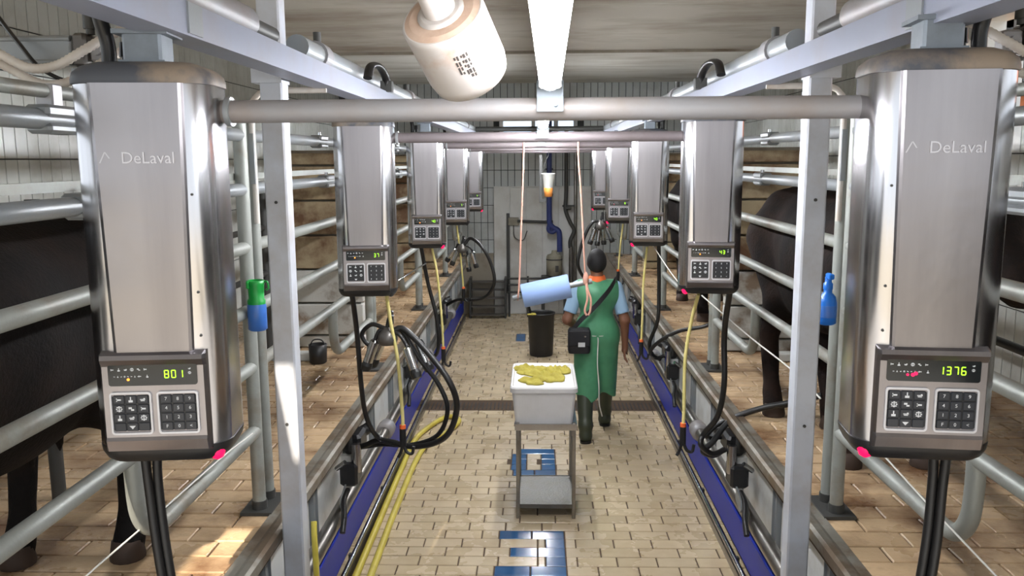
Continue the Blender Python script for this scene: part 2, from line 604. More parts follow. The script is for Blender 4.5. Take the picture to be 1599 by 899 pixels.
# pit floor with its tiles
floor = struct('floor', MB().box((CX, 7.3, -0.056), (2.6, 12.6, 0.1)), 'grout', 'beige tiled floor of the sunken milking pit')
BLUE = {-1: [(-.26, .18)], -2: [(.05, .18)], -3: [(-.18, .18)], -4: [(.05, .18)], -5: [(-.27, .18)],
        8: [(-.2, .15)], 9: [(-.22, -.09), (.03, .15)], 10: [(-.22, -.09), (.03, .15)], 11: [(-.22, -.09), (.03, .15)], 12: [(-.15, .15)],
        48: [(-.3, -.17)], 49: [(-.3, -.17)], 50: [(-.3, -.17)], 51: [(-.3, -.17)]}
tl = Tiler(floor, Matrix.Identity(4), 300)
XL, XR, J = CX - 1.265, CX + 1.265, 0.008
n = -16
while 5.365 + 0.125 * (n + 1) < 13.5:
    y0 = 5.365 + 0.125 * n
    if not (8.16 < y0 + 0.06 < 8.43):
        cuts = [XL]
        x = math.floor(XL / 0.25) * 0.25 + (0.125 if n % 2 else 0.0) + (0.03 if n % 3 == 0 else 0)
        while x < XR:
            if XL + 0.03 < x < XR - 0.03:
                cuts.append(x)
            x += 0.25
        cuts.append(XR)
        segs = [(cuts[i], cuts[i + 1], 'tile_beige') for i in range(len(cuts) - 1)]
        for b0, b1 in BLUE.get(n, []):
            out = []
            for a0, a1, m in segs:
                if m != 'tile_beige' or a1 <= b0 or a0 >= b1:
                    out.append((a0, a1, m))
                    continue
                if b0 - a0 > 0.03:
                    out.append((a0, b0, m))
                if a1 - b1 > 0.03:
                    out.append((b1, a1, m))
            k = max(1, round((b1 - b0) / 0.22))
            for i in range(k):
                out.append((b0 + (b1 - b0) * i / k, b0 + (b1 - b0) * (i + 1) / k, 'tile_blue'))
            segs = out
        for a0, a1, m in segs:
            vis = y0 > 4.5
            tl.put((a0 + a1) / 2, y0 + 0.0625, a1 - a0 - J, 0.125 - J, m, (y0 if m == 'tile_beige' else y0 - 5) if vis else 1e7, random.uniform(-0.0008, 0.0008))
    n += 1
tl.finish()

# drain channel across the pit
dr = tag(MB().box((CX, 8.295, -0.03), (2.5, 0.24, 0.02)).build('drain_channel', 'drain_dark'), 'dark drain channel running across the pit floor', 'drain')
mb = MB()
for i in range(62):
    mb.box((CX - 1.23 + i * 0.04, 8.295, -0.012), (0.012, 0.23, 0.016))
tag(mb.build('grating', 'drain_dark', dr), kind='stuff')

# raised standings left and right, with tiles
for s, side in ((-1, 'left'), (1, 'right')):
    mb = MB()
    mb.box((CX + s * 2.17, 6.95, 0.515), (1.76, 12.1, 1.03))
    mb.box((CX + s * 1.2, 6.95, 0.985), (0.2, 12.1, 0.11))
    fl = struct('floor', mb, 'grout', 'muddy tiled cow standing along the %s side of the pit' % side)
    tp = Tiler(fl, Matrix.Identity(4), 190)
    n = 0
    while 1.0 + 0.125 * (n + 1) < 12.9:
        y0 = 1.0 + 0.125 * n
        x = 1.135
        first = True
        while x < 3.0:
            w = (0.125 if (n % 2 and first) else 0.25)
            w = min(w, 3.03 - x)
            first = False
            uc = CX + s * (x + w / 2)
            # only tiles the view reaches are single pieces
            px = 839 + uc * 1290 / (y0 + 0.2)
            vis = y0 > 2.2 and -60 < px < 1660 and y0 < 5.2
            tp.put(uc, y0 + 0.0625, w - J, 0.125 - J, 'tile_platform', y0 if vis else 1e7, PZ + random.uniform(-0.0015, 0.001))
            x += w
        n += 1
    tp.finish()
    # kerb: galvanised angle with a raised lip
    mb = MB()
    prof = [(1.135, 1.06), (1.1, 1.056), (1.085, 1.062), (1.06, 1.062), (1.045, 1.055), (1.045, 1.015), (1.05, 1.012), (1.06, 1.03), (1.1, 1.035), (1.135, 1.035)]
    rings = []
    for y in (1.0, 12.9):
        r = [Vector((CX + s * a, y, z)) for a, z in prof]
        rings.append(r)
    mb.loft(rings, smooth=False)
    struct('trim_%d' % (1 if s < 0 else 2), mb, 'kerb_steel', 'galvanised kerb edging along the %s side of the pit' % side)
    # wall of the pit under the kerb, with white panels between struts
    pw = struct('wall_pit_%s' % side, MB().box((CX + s * 1.285, 6.95, 0.46), (0.03, 12.1, 0.92)), 'concrete', 'pit wall under the %s kerb' % side)
    pme = MB().box((0, 0, 0), (0.014, 0.74, 0.6), bev=0.004).mesh('panel', 'panel_white')
    sme = MB().box((0, 0, 0), (0.03, 0.035, 0.56)).box((-s * 0.012, 0.02, 0), (0.03, 0.006, 0.56)).mesh('strut', 'galvanised')
    for i in range(15):
        y = 1.42 + 0.79 * i
        link('panel', pme, pw, (CX + s * 1.252, y, 0.63))
        link('strut', sme, pw, (CX + s * 1.235, y + 0.395, 0.64))

# side walls with window openings near the front, back wall with a transom window
for s, side, yo, zo in ((-1, 'left', (-1.2, 3.2), 2.35), (1, 'right', (-1.6, 6.0), 2.74)):
    mb = MB()
    X = CX + s * 3.08
    mb.box((X, 5.5, zo / 2), (0.14, 16.2, zo))
    mb.box((X, 5.5, 3.595), (0.14, 16.2, 0.29))
    mb.box((X, (-2.6 + yo[0]) / 2, (zo + 3.45) / 2), (0.14, yo[0] + 2.6, 3.45 - zo))
    mb.box((X, (13.6 + yo[1]) / 2, (zo + 3.45) / 2), (0.14, 13.6 - yo[1], 3.45 - zo))
    w = struct('wall_%s' % side, mb, 'grout_wall', 'white tiled %s wall behind the cow standing' % side)
    M = Matrix(((0, 0, -s, CX + s * 3.0), (-s, 0, 0, 0), (0, 1, 0, 0), (0, 0, 0, 1)))
    tw = Tiler(w, M, 170, t=0.008, bev=0.002)
    TW, TH = 0.11, 0.245
    i = 0
    y = 0.0
    while y < 13.4:
        z = PZ
        while z < CE - 0.03:
            hh = min(TH, CE - z)
            yc, zc = y + TW / 2, z + hh / 2
            if not (yo[0] - 0.05 < yc < yo[1] + 0.05 and zo - .05 < zc < 3.5):
                vis = 4.2 < yc < 6.2 and zc > 1.7
                tw.put((yc if s < 0 else -yc), zc, TW - 0.007, hh - 0.007, 'tile_white', yc if vis else 1e7)
            z += TH
        y += TW
    tw.finish()
    # frame of the side opening
    wf = MB()
    ya, yb = yo
    for (c, sz) in (((X, (ya + yb) / 2, zo + .02), (0.16, yb - ya, 0.04)), ((X, (ya + yb) / 2, 3.43), (0.16, yb - ya, 0.04)),
                    ((X, ya + 0.02, (zo + 3.45) / 2), (0.16, 0.04, 3.45 - zo)), ((X, yb - 0.02, (zo + 3.45) / 2), (0.16, 0.04, 3.45 - zo))):
        wf.box(c, sz)
    k = 1
    while ya + k * 1.45 < yb - 0.3:
        wf.box((X, ya + k * 1.45, (zo + 3.45) / 2), (0.06, 0.04, 3.45 - zo))
        k += 1
    struct('window_%d' % (2 if s < 0 else 3), wf, 'frame_white', 'open window band in the %s wall' % side)

mb = MB()
WX0, WX1, WZ0, WZ1 = -0.6, 0.64, 2.74, 3.36
mb.box(((WX0 - 3.1) / 2, 13.57, 1.87), (WX0 + 3.1, 0.14, 3.74))
mb.box(((WX1 + 3.2) / 2, 13.57, 1.87), (3.2 - WX1, 0.14, 3.74))
mb.box(((WX0 + WX1) / 2, 13.57, WZ0 / 2), (WX1 - WX0, 0.14, WZ0))
mb.box(((WX0 + WX1) / 2, 13.57, (WZ1 + CE) / 2), (WX1 - WX0, 0.14, CE - WZ1))
wb = struct('wall_back', mb, 'grout_wall', 'white tiled end wall behind the pit')
tb = Tiler(wb, Matrix(((1, 0, 0, 0), (0, 0, -1, 13.492), (0, 1, 0, 0), (0, 0, 0, 1))), 290, t=0.008, bev=0.002)
x = -3.0
while x < 3.0:
    z = CE - 0.004
    while z > 0.9:
        xc, zc = x + 0.055, z - 0.14
        if not (WX0 - 0.06 < xc < WX1 + 0.06 and WZ0 - 0.1 < zc < WZ1 + 0.1) and not (-0.72 < xc < 0.9 and zc < 2.05):
            vis = abs(xc - 0.05) < 1.35
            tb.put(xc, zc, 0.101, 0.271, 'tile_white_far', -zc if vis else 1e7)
        z -= 0.28
    x += 0.11
tb.finish()
mb = MB()
for c, sz in (((.02, 13.52, WZ0 + .03), (1.24, .1, .06)), ((.02, 13.52, WZ1 - .03), (1.24, .1, .06)), ((WX0 + .03, 13.52, 3.05), (.06, .1, .6)),
              ((WX1 - .03, 13.52, 3.05), (.06, .1, .6)), ((-.06, 13.52, 3.05), (.06, .1, .56)), ((.3, 13.52, 3.05), (.07, .1, .56)), ((.02, 13.52, 2.98), (1.18, .08, .05))):
    mb.box(c, sz)
w1 = struct('window_1', mb, 'frame_white', 'small bright transom window high in the end wall')
for x0, x1 in ((-.54, -.09), (-.03, .265), (.335, .58)):
    for z0, z1 in ((2.8, 2.955), (3.005, 3.3)):
        MB().box(((x0 + x1) / 2, 13.55, (z0 + z1) / 2), (x1 - x0 + .02, .006, z1 - z0 + .02)).build('pane', 'glass', w1)

# whitewashed panel door region at the end of the pit
mb = MB()
mb.box((0.085, 13.47, 1.04), (1.57, 0.05, 2.08))
d1 = struct('door_1', mb, 'plaster', 'whitewashed boarded door in the end wall of the pit')
for i in range(6):
    MB().box((-0.57 + i * 0.262, 13.435, 1.04), (0.254, 0.02, 2.06), bev=0.004).build('board', 'plaster', d1)
MB().box((-0.47, 13.41, 1.0), (0.05, 0.03, 1.3)).build('pull_bar', 'steel_dark', d1)
mb = MB()
mb.box((-1.0, 13.46, 0.5), (0.58, 0.06, 1.0)).box((1.1, 13.46, 0.5), (0.46, 0.06, 1.0))
struct('baseboard_back', mb, 'concrete', 'grey concrete plinth of the end wall')

# ceiling: slab with two unseen roof slots added to let the sun patches in
sl1 = (-1.333, -1.247, -0.5, 0.18)
sl2 = (-1.72, -1.52, -1.3, -0.75)
xs = sorted({-3.2, 3.2, sl1[0], sl1[1], sl2[0], sl2[1]})
mb = MB()
for i in range(len(xs) - 1):
    xa, xb = xs[i], xs[i + 1]
    ys = [-2.7, 13.65]
    hole = None
    for h_ in (sl1, sl2):
        if xa >= h_[0] - 1e-6 and xb <= h_[1] + 1e-6:
            hole = h_
    runs = [(-2.7, 13.65)] if hole is None else [(-2.7, hole[2]), (hole[3], 13.65)]
    for ya, yb in runs:
        mb.box(((xa + xb) / 2, (ya + yb) / 2, CE + 0.06), (xb - xa, yb - ya, 0.1))
ce = struct('ceiling', mb, 'ceiling', 'grimy off-white ceiling of the parlour')
edges = [1.2, 4.1, 7.0, 9.78]
for i in range(3):
    for x0, x1 in ((-3.0, 0.0), (0.0, 3.05)):
        MB().box(((x0 + x1) / 2, (edges[i] + edges[i + 1]) / 2, CE), (x1 - x0 - 0.01, edges[i + 1] - edges[i] - 0.014, 0.03), bev=0.004).build('ceiling_panel', 'ceiling', ce)
for x0, x1 in ((-3.0, 0.0), (0.0, 3.05)):
    MB().box(((x0 + x1) / 2, 11.66, CE - 0.02), (x1 - x0 - 0.01, 3.66, 0.05), bev=0.004).build('ceiling_panel', 'ceiling_pale', ce)
MB().box((0, 9.79, CE - 0.03), (6.0, 0.02, 0.03)).build('ceiling_batten', 'concrete', ce)

# cross walls between the stalls, built of planks
for s, side in ((-1, 'left'), (1, 'right')):
    for k, y in enumerate((6.38 if s < 0 else 6.25, 11.1)):
        w = struct('wall_stall_%s' % side, MB().box((CX + s * 1.735, y + 0.06, (PZ + 2.58) / 2), (0.68, 0.05, 2.58 - PZ)), 'concrete',
                   '%s plank wall across the %s cow standing' % (('nearer', 'farther')[k], side))
        z = PZ
        for j, hh in enumerate((0.1, 0.255, 0.265, 0.265, 0.265, 0.265, 0.1)):
            m = 'plank_white' if j in (0, 1, 2) and k == 0 else 'plank'
            MB().box((CX + s * 1.735, y + 0.01, z + hh / 2), (0.7, 0.09 + 0.01 * (j % 2), hh - 0.016), bev=0.006).build('plank', m, w)
            z += hh

# landing the photographer stands on, and the ground outside
struct('floor', MB().box((CX, -0.75, 0.5), (6.0, 3.5, 1.0)), 'landing', 'concrete landing in front of the pit')
struct('floor', MB().box((0, 0, -0.4), (80, 80, 0.1)), 'ground_out', 'bare ground around the building')
struct('floor', MB().box((12.1, 4, 0.45), (17.9, 40, 0.8)), 'ground_out', 'raised yard outside the right wall')

# ------------------------------------------------------------------ overhead frame
DB = [1.95 + 2.37 * k for k in range(5)]        # depths of the five control unit pairs
for s, side in ((-1, 'left'), (1, 'right')):
    mb = MB()
    x0, x1 = CX + s * 0.825, CX + s * 0.915
    prof = [(0.825, 2.785), (0.915, 2.785), (0.915, 2.875), (0.855, 2.875), (0.855, 2.862), (0.825, 2.862)]
    mb.loft([[Vector((CX + s * a, y, z)) for a, z in prof] for y in (-0.4, 11.9)], smooth=False)
    b = tag(mb.build('overhead_beam', 'beam_paint'), 'long light grey steel beam over the %s row of control units' % side, 'beam', 'overhead beams')
    MB().box((CX + s * 0.823, 1.98, 2.825), (0.006, 0.08, 0.07)).build('clip', 'galvanised', b)
    mb = MB()
    mb.cyl((CX + s * 0.955, -0.4, 2.935), (CX + s * 0.955, 2.7, 2.935), 0.05, n=20)
    mb.cyl((CX + s * 0.955, 2.7, 2.935), (CX + s * 0.955, 2.76, 2.935), 0.05, 0.03, n=20)
    p = tag(mb.build('vacuum_pipe', 'pipe_dusty'), 'fat dusty pipe lying on the %s beam before the post' % side, 'pipe')
    MB().cyl((CX + s * 0.955, 2.76, 2.935), (CX + s * 0.955, 2.98, 2.935), 0.028, n=12).build('pipe_joint', 'steel_dark', p)
    mb = MB()
    mb.cyl((CX + s * 0.93, 3.2, 2.925), (CX + s * 0.93, 11.8, 2.925), 0.045, n=16)
    p = tag(mb.build('pulsation_pipe', 'galvanised'), 'grey pipe running along the %s beam beyond the post' % side, 'pipe')
    for k in range(4):
        y = 3.45 + 2.37 * k
        MB().cyl((CX + s * 0.93, y, 2.925), (CX + s * 0.93, y + 0.1, 2.925), 0.056, n=16).build('sleeve', 'pipe_dusty', p)
        MB().cyl((CX + s * 0.93, y + 0.05, 2.95), (CX + s * 0.93, y + 0.05, 3.02), 0.016, n=10).build('nipple', 'steel_dark', p)
    # upright post
    xp = CX - 0.008 + s * 0.985
    po = thing('steel_post', 'tall pale square steel post on the %s side of the pit' % side, 'post', (xp, 3.1, 0), 0, 'steel posts')
    MB().box((0, 0, 1.86), (0.082, 0.082, 3.72), bev=0.006).build('tube', 'painted_post', po)
    MB().box((-s * 0.0, -0.0, 0.006), (0.16, 0.16, 0.012)).build('base_plate', 'galvanised', po)
    MB().box((s * 0.012, 0.0, 2.83), (0.11, 0.1, 0.1)).build('beam_bracket', 'painted_post', po)
    for z in (0.55, 1.5, 2.35):
        MB().cyl((0.0, -0.041, z), (0.0, -0.046, z), 0.006, n=8).build('bolt', 'steel_dark', po)
    # far end goal post
    # arched air hose rising over the beam
    ah = thing('air_hose', 'dark arched hose looping over the %s beam' % side, 'hose', (CX + s * 0.845, 4.5, 2.868))
    ah.scale = (1, 1.2, .62)
    MB().tube([(-s * .02, 0.0, 0.0), (-s * .02, -.02, .1), (-s * .01, -.12, .17), (s * .0, -.26, .15), (s * .0, -.34, .04)], 0.022, n=10).build('hose', 'rubber_black', ah)
    MB().box((-s * .02, 0, .03), (.06, .05, .09)).build('fitting', 'steel_dark', ah)
mb = MB()
mb.cyl((CX - 0.88, 11.7, 2.92), (CX + 0.88, 11.7, 2.92), 0.035, n=12)
tag(mb.build('end_bar', 'steel_dark'), 'dark steel bar joining the far ends of both beams', 'bar')

BARN = ['first', 'second', 'third', 'fourth', 'fifth']
for k, y in enumerate(DB):
    m = 'pipe_dusty' if k == 0 else 'steel_backlit'
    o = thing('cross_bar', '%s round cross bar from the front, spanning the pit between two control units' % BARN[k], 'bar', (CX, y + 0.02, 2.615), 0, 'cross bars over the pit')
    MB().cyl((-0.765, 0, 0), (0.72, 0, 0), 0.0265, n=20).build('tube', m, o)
    for cx_ in (-.755, .71):
        MB().cyl((cx_, 0, 0), (cx_ + .012, 0, 0), 0.034, n=20).build('collar', 'galvanised', o)


# ------------------------------------------------------------------ milking control units
def octo(w, d, r, n=5, yoff=0.0):
    """rounded rectangle outline, counter-clockwise"""
    pts = []
    for cx, cy, a0 in ((w / 2 - r, d / 2 - r, 0), (-w / 2 + r, d / 2 - r, 90), (-w / 2 + r, -d / 2 + r, 180), (w / 2 - r, -d / 2 + r, 270)):
        for i in range(n + 1):
            a = R(a0 + 90 * i / n)
            pts.append((cx + r * math.cos(a), cy + r * math.sin(a) + yoff))
    return pts


def ringz(o, z, sc=1.0):
    return [Vector((x * sc, y * sc, z)) for x, y in o]


SEG = {'0': 'abcdef', '1': 'bc', '2': 'abged', '3': 'abgcd', '4': 'fgbc', '5': 'afgcd', '6': 'afgedc', '7': 'abc', '8': 'abcdefg', '9': 'abcdfg'}


def seven(mb, ch, x, z, w, h, y):
    t = h * 0.13
    for c in SEG.get(ch, ''):
        px, pz, sx, sz = {'a': (0, h / 2, w, t), 'g': (0, 0, w, t), 'd': (0, -h / 2, w, t), 'b': (w / 2, h / 4, t, h / 2), 'c': (w / 2, -h / 4, t, h / 2),
                          'f': (-w / 2, h / 4, t, h / 2), 'e': (-w / 2, -h / 4, t, h / 2)}[c]
        mb.box((x + px, y, z + pz), (sx * 0.88, 0.001, sz * 0.88))


UC = {}


def once(key, fn):
    if key not in UC:
        UC[key] = fn()
    return UC[key]


TXT_ROT = (R(90), 0, 0)
W, Dp = 0.302, 0.20
FY = -Dp / 2                    # front plane of the casing


def casing():
    o = octo(W, Dp, 0.055, 7)
    mb = MB().loft([ringz(o, 0.035, 0.985), ringz(o, 0.045), ringz(o, 0.86), ringz(o, 0.868, 0.99)])
    return mb.mesh('casing', 'stainless')


def front_cover():
    mb = MB()
    w0, w1 = 0.098, 0.086
    pr = []
    for z, w in ((0.262, w1), (0.862, w0)):
        pr.append([Vector(p) for p in ((-w - .006, FY + .004, z), (-w, FY - .006, z), (-w + .006, FY - .009, z), (w - .006, FY - .009, z), (w, FY - .006, z), (w + .006, FY + .004, z))])
    mb.loft([list(reversed(r)) for r in pr][::-1] if False else pr, smooth=False)
    return mb.mesh('front_cover', 'stainless_panel')


def top_cap():
    o = octo(W + 0.008, Dp + 0.008, 0.058, 7)
    return MB().loft([ringz(o, 0.862), ringz(o, 0.872), ringz(o, 0.887, 0.975), ringz(o, 0.9, 0.88), ringz(o, 0.91, 0.7), ringz(o, 0.914, 0.4)]).mesh('top_cap', 'plastic_cap')


def base_tray():
    o = octo(W + 0.002, Dp + 0.002, 0.056, 7)
    return MB().loft([ringz(o, 0.0, 0.86), ringz(o, 0.008, 0.93), ringz(o, 0.024, 0.985), ringz(o, 0.04)]).mesh('base_tray', 'plastic_black')


def housing():
    """raised stainless frame round the keypad, sloping lip on top"""
    mb = MB()
    hw = 0.118
    prof = [(0.268, 0.004), (0.262, -0.026), (0.252, -0.030), (0.236, -0.02), (0.07, -0.02), (0.062, -0.024), (0.036, -0.016), (0.03, 0.004)]
    rings = []
    for x, q in ((-hw, 0.55), (-hw + .006, 1), (hw - .006, 1), (hw, 0.55)):
        rings.append([Vector((x, FY + (y * q if y < 0 else y), z)) for z, y in prof])
    mb.loft(rings, smooth=False)
    return mb.mesh('control_housing', 'stainless_panel')


def rounded_plate(w, h, r, y0, y1, cx, cz, hole=None):
    mb = MB()
    o = [(cx + x, cz + z) for x, z in octo(w, h, r, 4)]
    f = [Vector((x, y0, z)) for x, z in o]
    b_ = [Vector((x, y1, z)) for x, z in o]
    if hole is None:
        return mb.loft([b_, f], smooth=False)
    o2 = [(cx + x, cz + z) for x, z in octo(*hole, 4)]
    f2 = [Vector((x, y0, z)) for x, z in o2]
    b2 = [Vector((x, y1, z)) for x, z in o2]
    n = len(f)
    vs = b_ + f + f2 + b2
    fs = []
    for r_ in range(3):
        for i in range(n):
            j = (i + 1) % n
            fs.append((r_ * n + i, r_ * n + j, (r_ + 1) * n + j, (r_ + 1) * n + i))
    return mb.add(vs, fs)


HY = FY - 0.02      # front of the housing


def joined_text(name, items, size, m, y):
    """several characters as one printed sheet"""
    mb = MB()
    for ch, x, z in items:
        me = once(('t', ch, size, m), lambda: text_mesh('print', ch, size, m, 0.0003))
        M = Matrix.Translation((x, y, z)) @ Matrix.Rotation(R(90), 4, 'X')
        mb.add([v.co for v in me.vertices], [tuple(p.vertices) for p in me.polygons], False, M)
    return mb.mesh(name, m)


def icons(mb, spots, r, y):
    for i, (x, z) in enumerate(spots):
        q = i % 5
        if q == 0:
            mb.box((x, y, z), (r * 1.5, .0006, r * .5)).box((x - r * .6, y, z), (r * .3, .0006, r * 1.1))
        elif q == 1:
            mb.box((x, y, z + r * .4), (r * .35, .0006, r)).box((x, y, z - r * .5), (r * 1.3, .0006, r * .7))
        elif q == 2:
            mb.box((x, y, z), (r * 1.6, .0006, r * .28)).box((x + r * .5, y, z + r * .3), (r * .5, .0006, r * .28)).box((x, y, z - r * .4), (r * 1.2, .0006, r * .28))
        elif q == 3:
            for a in range(8):
                t = a * math.pi / 4
                mb.box((x + r * .75 * math.cos(t), y, z + r * .75 * math.sin(t)), (r * .5, .0006, r * .35))
            mb.box((x, y, z), (r * .3, .0006, r * 1.2))
        else:
            mb.box((x - r * .3, y, z + r * .25), (r * 1.0, .0006, r * .6)).box((x + r * .4, y, z - r * .35), (r * .9, .0006, r * .5))


def control_unit(s, k, digits, lit, label):
    near = k == 0
    y = DB[k] - 0.02
    x = s * 0.884
    z = 1.808 + (0.012 if s > 0 else 0)
    u = thing('milking_control_unit', label, 'control unit', (x, y, z), R(6.0) * (-s), 'milking control units')
    link('casing', once('casing', casing), u)
    fc = link('front_cover', once('cover', front_cover), u)
    if near:
        # pressed maker's name with its two-stroke mark
        em = link('embossed_name', once('logo', lambda: text_mesh('embossed_name', 'DeLaval', 0.036, 'stainless_emboss', 0.0012)), fc, (0.02, FY - 0.0095, 0.7), TXT_ROT)
        mk = MB()
        M = Matrix.Translation((-0.073, FY - 0.0095, 0.702))
        mk.add([(-.012, 0, -.012), (-.009, 0, -.012), (.003, 0, .012), (0, 0, .012)], [(0, 1, 2, 3)], False, M)
        mk.add([(0, 0, .012), (.003, 0, .012), (.012, 0, -.002), (.009, 0, -.002)], [(0, 1, 2, 3)], False, M)
        mk.build('embossed_mark', 'stainless_emboss', fc)
    link('top_cap', once('cap', top_cap), u)
    link('base_tray', once('base', base_tray), u)
    nk = link('mount_neck', once('neck', lambda: MB().box((0, 0, .945), (.085, .09, .075), bev=.006).box((0, 0, .978), (.12, .11, .01)).box((0, 0, .914), (.1, .1, .006)).mesh('mount_neck', 'steel_mid')), u)
    link('control_housing', once('housing', housing), u)
    dp = link('display_window', once('disp', lambda: rounded_plate(.196, .05, .006, HY - .002, HY + .006, 0, .216).mesh('display_window', 'display')), u)
    dm = MB()
    for i, ch in enumerate(digits):
        seven(dm, ch, 0.05 - (len(digits) - 1 - i) * 0.0155 + 0.012, 0.217, 0.0085, 0.017, HY - .0026)
    dm.build('digits', 'digit_green', dp)
    ic = once('icons', lambda: (lambda mb: (icons(mb, [(-.088 + .0145 * i, .229) for i in range(6)], .0042, HY - .0024),
                                            icons(mb, [(-.084 + .0075 * i, .213) for i in range(8)], .0022, HY - .0024),
                                            icons(mb, [(-.028, .213), (-.012, .213), (.082, .229), (.082, .219)], .0036, HY - .0024), mb)[-1])(MB()).mesh('icons', 'print_white'))
    tag(link('icons', ic, dp), kind='stuff')
    MB().cyl((-.054, HY - .002, .206), (-.054, HY - .0035, .206), .003, n=10).build('status_lamp', 'led_red' if s > 0 and k in (0, 3, 4) else 'led_amber', dp)
    if s > 0 and k == 0:
        for i, q in enumerate((.206, .209)):
            MB().cyl((-.043 + i * .006, HY - .002, q), (-.043 + i * .006, HY - .0035, q), .0042, n=10).build('status_lamp', 'led_red', dp)
    for side, cx in (('symbols', -.052), ('numbers', .052)):
        kp = link('key_pad', once(('pad', side), lambda: rounded_plate(.086, .082, .006, HY - .001, HY + .006, cx, .127).mesh('key_pad', 'keypad')), u)
        link('pad_rim', once(('rim', side), lambda: rounded_plate(.092, .1, .008, HY - .005, HY + .004, cx, .127, (.084, .091, .005)).mesh('pad_rim', 'pad_rim')), kp)
        cells = [(cx + (c - 1) * .0265, .127 + (1.5 - r_) * .0215) for r_ in range(4) for c in range(3)]
        if near:
            kme = once(('key',), lambda: MB().box((0, 0, 0), (.0245, .003, .0195), bev=.0012).mesh('key', 'key'))
            for c in cells:
                link('key', kme, kp, (c[0], HY - .0015, c[1]))
        if side == 'numbers':
            pr = once('numprint', lambda: joined_text('key_print', [(ch, cells[i][0], cells[i][1]) for i, ch in enumerate('789456123F0')] + [('<', cells[11][0], cells[11][1])], .011, 'print_white', HY - .0034))
        else:
            def sym():
                mb = MB()
                icons(mb, [cells[i] for i in range(9)], .0072, HY - .0034)
                mb.add([(cells[10][0] - .007, HY - .0034, cells[10][1] + .003), (cells[10][0], HY - .0034, cells[10][1] - .005), (cells[10][0] + .007, HY - .0034, cells[10][1] + .003)], [(0, 1, 2)])
                return mb.mesh('key_print', 'print_white')
            pr = once('symprint', sym)
        tag(link('key_print', pr, kp), kind='stuff')
    # signal lamp on the inner bottom corner
    a = -s * 0.118
    lm = MB()
    lm.lathe([(0.004, -.03), (.014, -.024), (.019, -.01), (.02, .008), (.012, .016)], (a, FY + 0.03, 0.024), n=14)
    lm.build('signal_lamp', 'led_red' if lit else 'plastic_black', u)
    # hose and plug on the cap, outer side
    hx = s * 0.1
    ho = MB().tube([(hx, .03, .905), (hx, .03, .96), (hx + s * .008, .02, 1.01), (hx + s * .012, .01, 1.055)], .0165, n=12)
    ho.build('air_hose', 'rubber_black', u)
    MB().cyl((hx * .72, .06, .905), (hx * .72, .06, .95), .011, n=10).cyl((hx * .72, .06, .935), (hx * .72, .06, .968), .015, .013, n=10).build('cable_plug', 'plastic_black', u)
    if near:
        MB().box((a * 1.02 - s * 0.026, 0.0, .2), (.002, .05, .11)).build('sticker', 'sticker', u)
        for q in (.62, .4, .3):
            MB().cyl((a * .9, FY + .006, q), (a * .9, FY - .003, q), .003, n=8).build('screw', 'steel_dark', u)
    # pair of hoses leaving the tray
    if near:
        hb = MB().tube([(-.085, .02, .01), (-.08, .02, -.1), (-.06, .0, -.3), (-.02, -.02, -.62)] if s < 0 else [(.095, .02, .01), (.09, .02, -.1), (.075, .0, -.3), (.03, -.02, -.62)], .0115, n=10)
        hb.build('milk_hose', 'rubber_black', u)
        hb = MB().tube([(-.055, .03, .01), (-.06, .03, -.1), (-.042, .01, -.3), (-.002, -.01, -.62)] if s < 0 else [(.065, .03, .01), (.07, .03, -.1), (.055, .01, -.3), (.01, -.01, -.62)], .0115, n=10)
        hb.build('milk_hose', 'rubber_black', u)
    return u


LAB = {(-1, 0): ('801', 1, 'large stainless control unit showing 801, nearest on the left'),
       (-1, 1): ('37', 0, 'stainless control unit above the hanging milking cluster, second on the left'),
       (-1, 2): ('40', 1, 'third stainless control unit along the left beam, red lamp lit'),
       (-1, 3): ('7', 0, 'fourth stainless control unit along the left beam'),
       (-1, 4): ('5', 1, 'farthest stainless control unit on the left beam'),
       (1, 0): ('1376', 1, 'large stainless control unit showing 1376, nearest on the right'),
       (1, 1): ('43', 1, 'stainless control unit in front of the dark cow, second on the right'),
       (1, 2): ('40', 1, 'third stainless control unit along the right beam'),
       (1, 3): ('8', 1, 'fourth stainless control unit along the right beam, above the worker'),
       (1, 4): ('6', 1, 'farthest stainless control unit on the right beam')}
for (s, k), (dg_, lit, lb) in LAB.items():
    control_unit(s, k, dg_, lit, lb)

# ------------------------------------------------------------------ fluorescent lamps, one before each cross bar
LZ = 2.655
for k, y in enumerate(DB):
    L0, L1 = y - 1.3, y - 0.06
    o = thing('fluorescent_lamp', ['bright fluorescent batten nearest the front, ending at the first cross bar', 'fluorescent batten ending at the second cross bar', 'fluorescent batten ending at the third cross bar',
                                   'fluorescent batten ending at the fourth cross bar', 'fluorescent batten ending at the farthest cross bar'][k], 'lamp', (CX, y, LZ), R(-0.85) if k == 0 else 0, 'fluorescent lamps over the pit')
    MB().box((0, (L0 + L1) / 2 - y, .052), (.05, L1 - L0, .03), bev=.004).build('batten', 'lamp_body', o)
    MB().cyl((0, L0 - y + .02, .02), (0, L1 - y - .01, .02), .025, n=16).build('tube', 'lamp_glow_dim' if k == 0 else 'lamp_glow', o)
    for q in (L0 - y + .008, L1 - y):
        MB().box((0, q, .03), (.05, .018, .06), bev=.004).build('end_cap', 'lamp_body', o)
    mb = MB().box((0, -.012, -.012), (.06, .006, .07)).box((0, -.035, .025), (.046, .05, .006))
    mb.cyl((.012, -.016, -.03), (.012, -.02, -.03), .006, n=8)
    mb.build('bracket', 'steel_mid', o)
    MB().cyl((-.02, -.6, .06), (-.02, -.6, CE - LZ - .02), .004, n=6).build('suspension_wire', 'steel_dark', o)

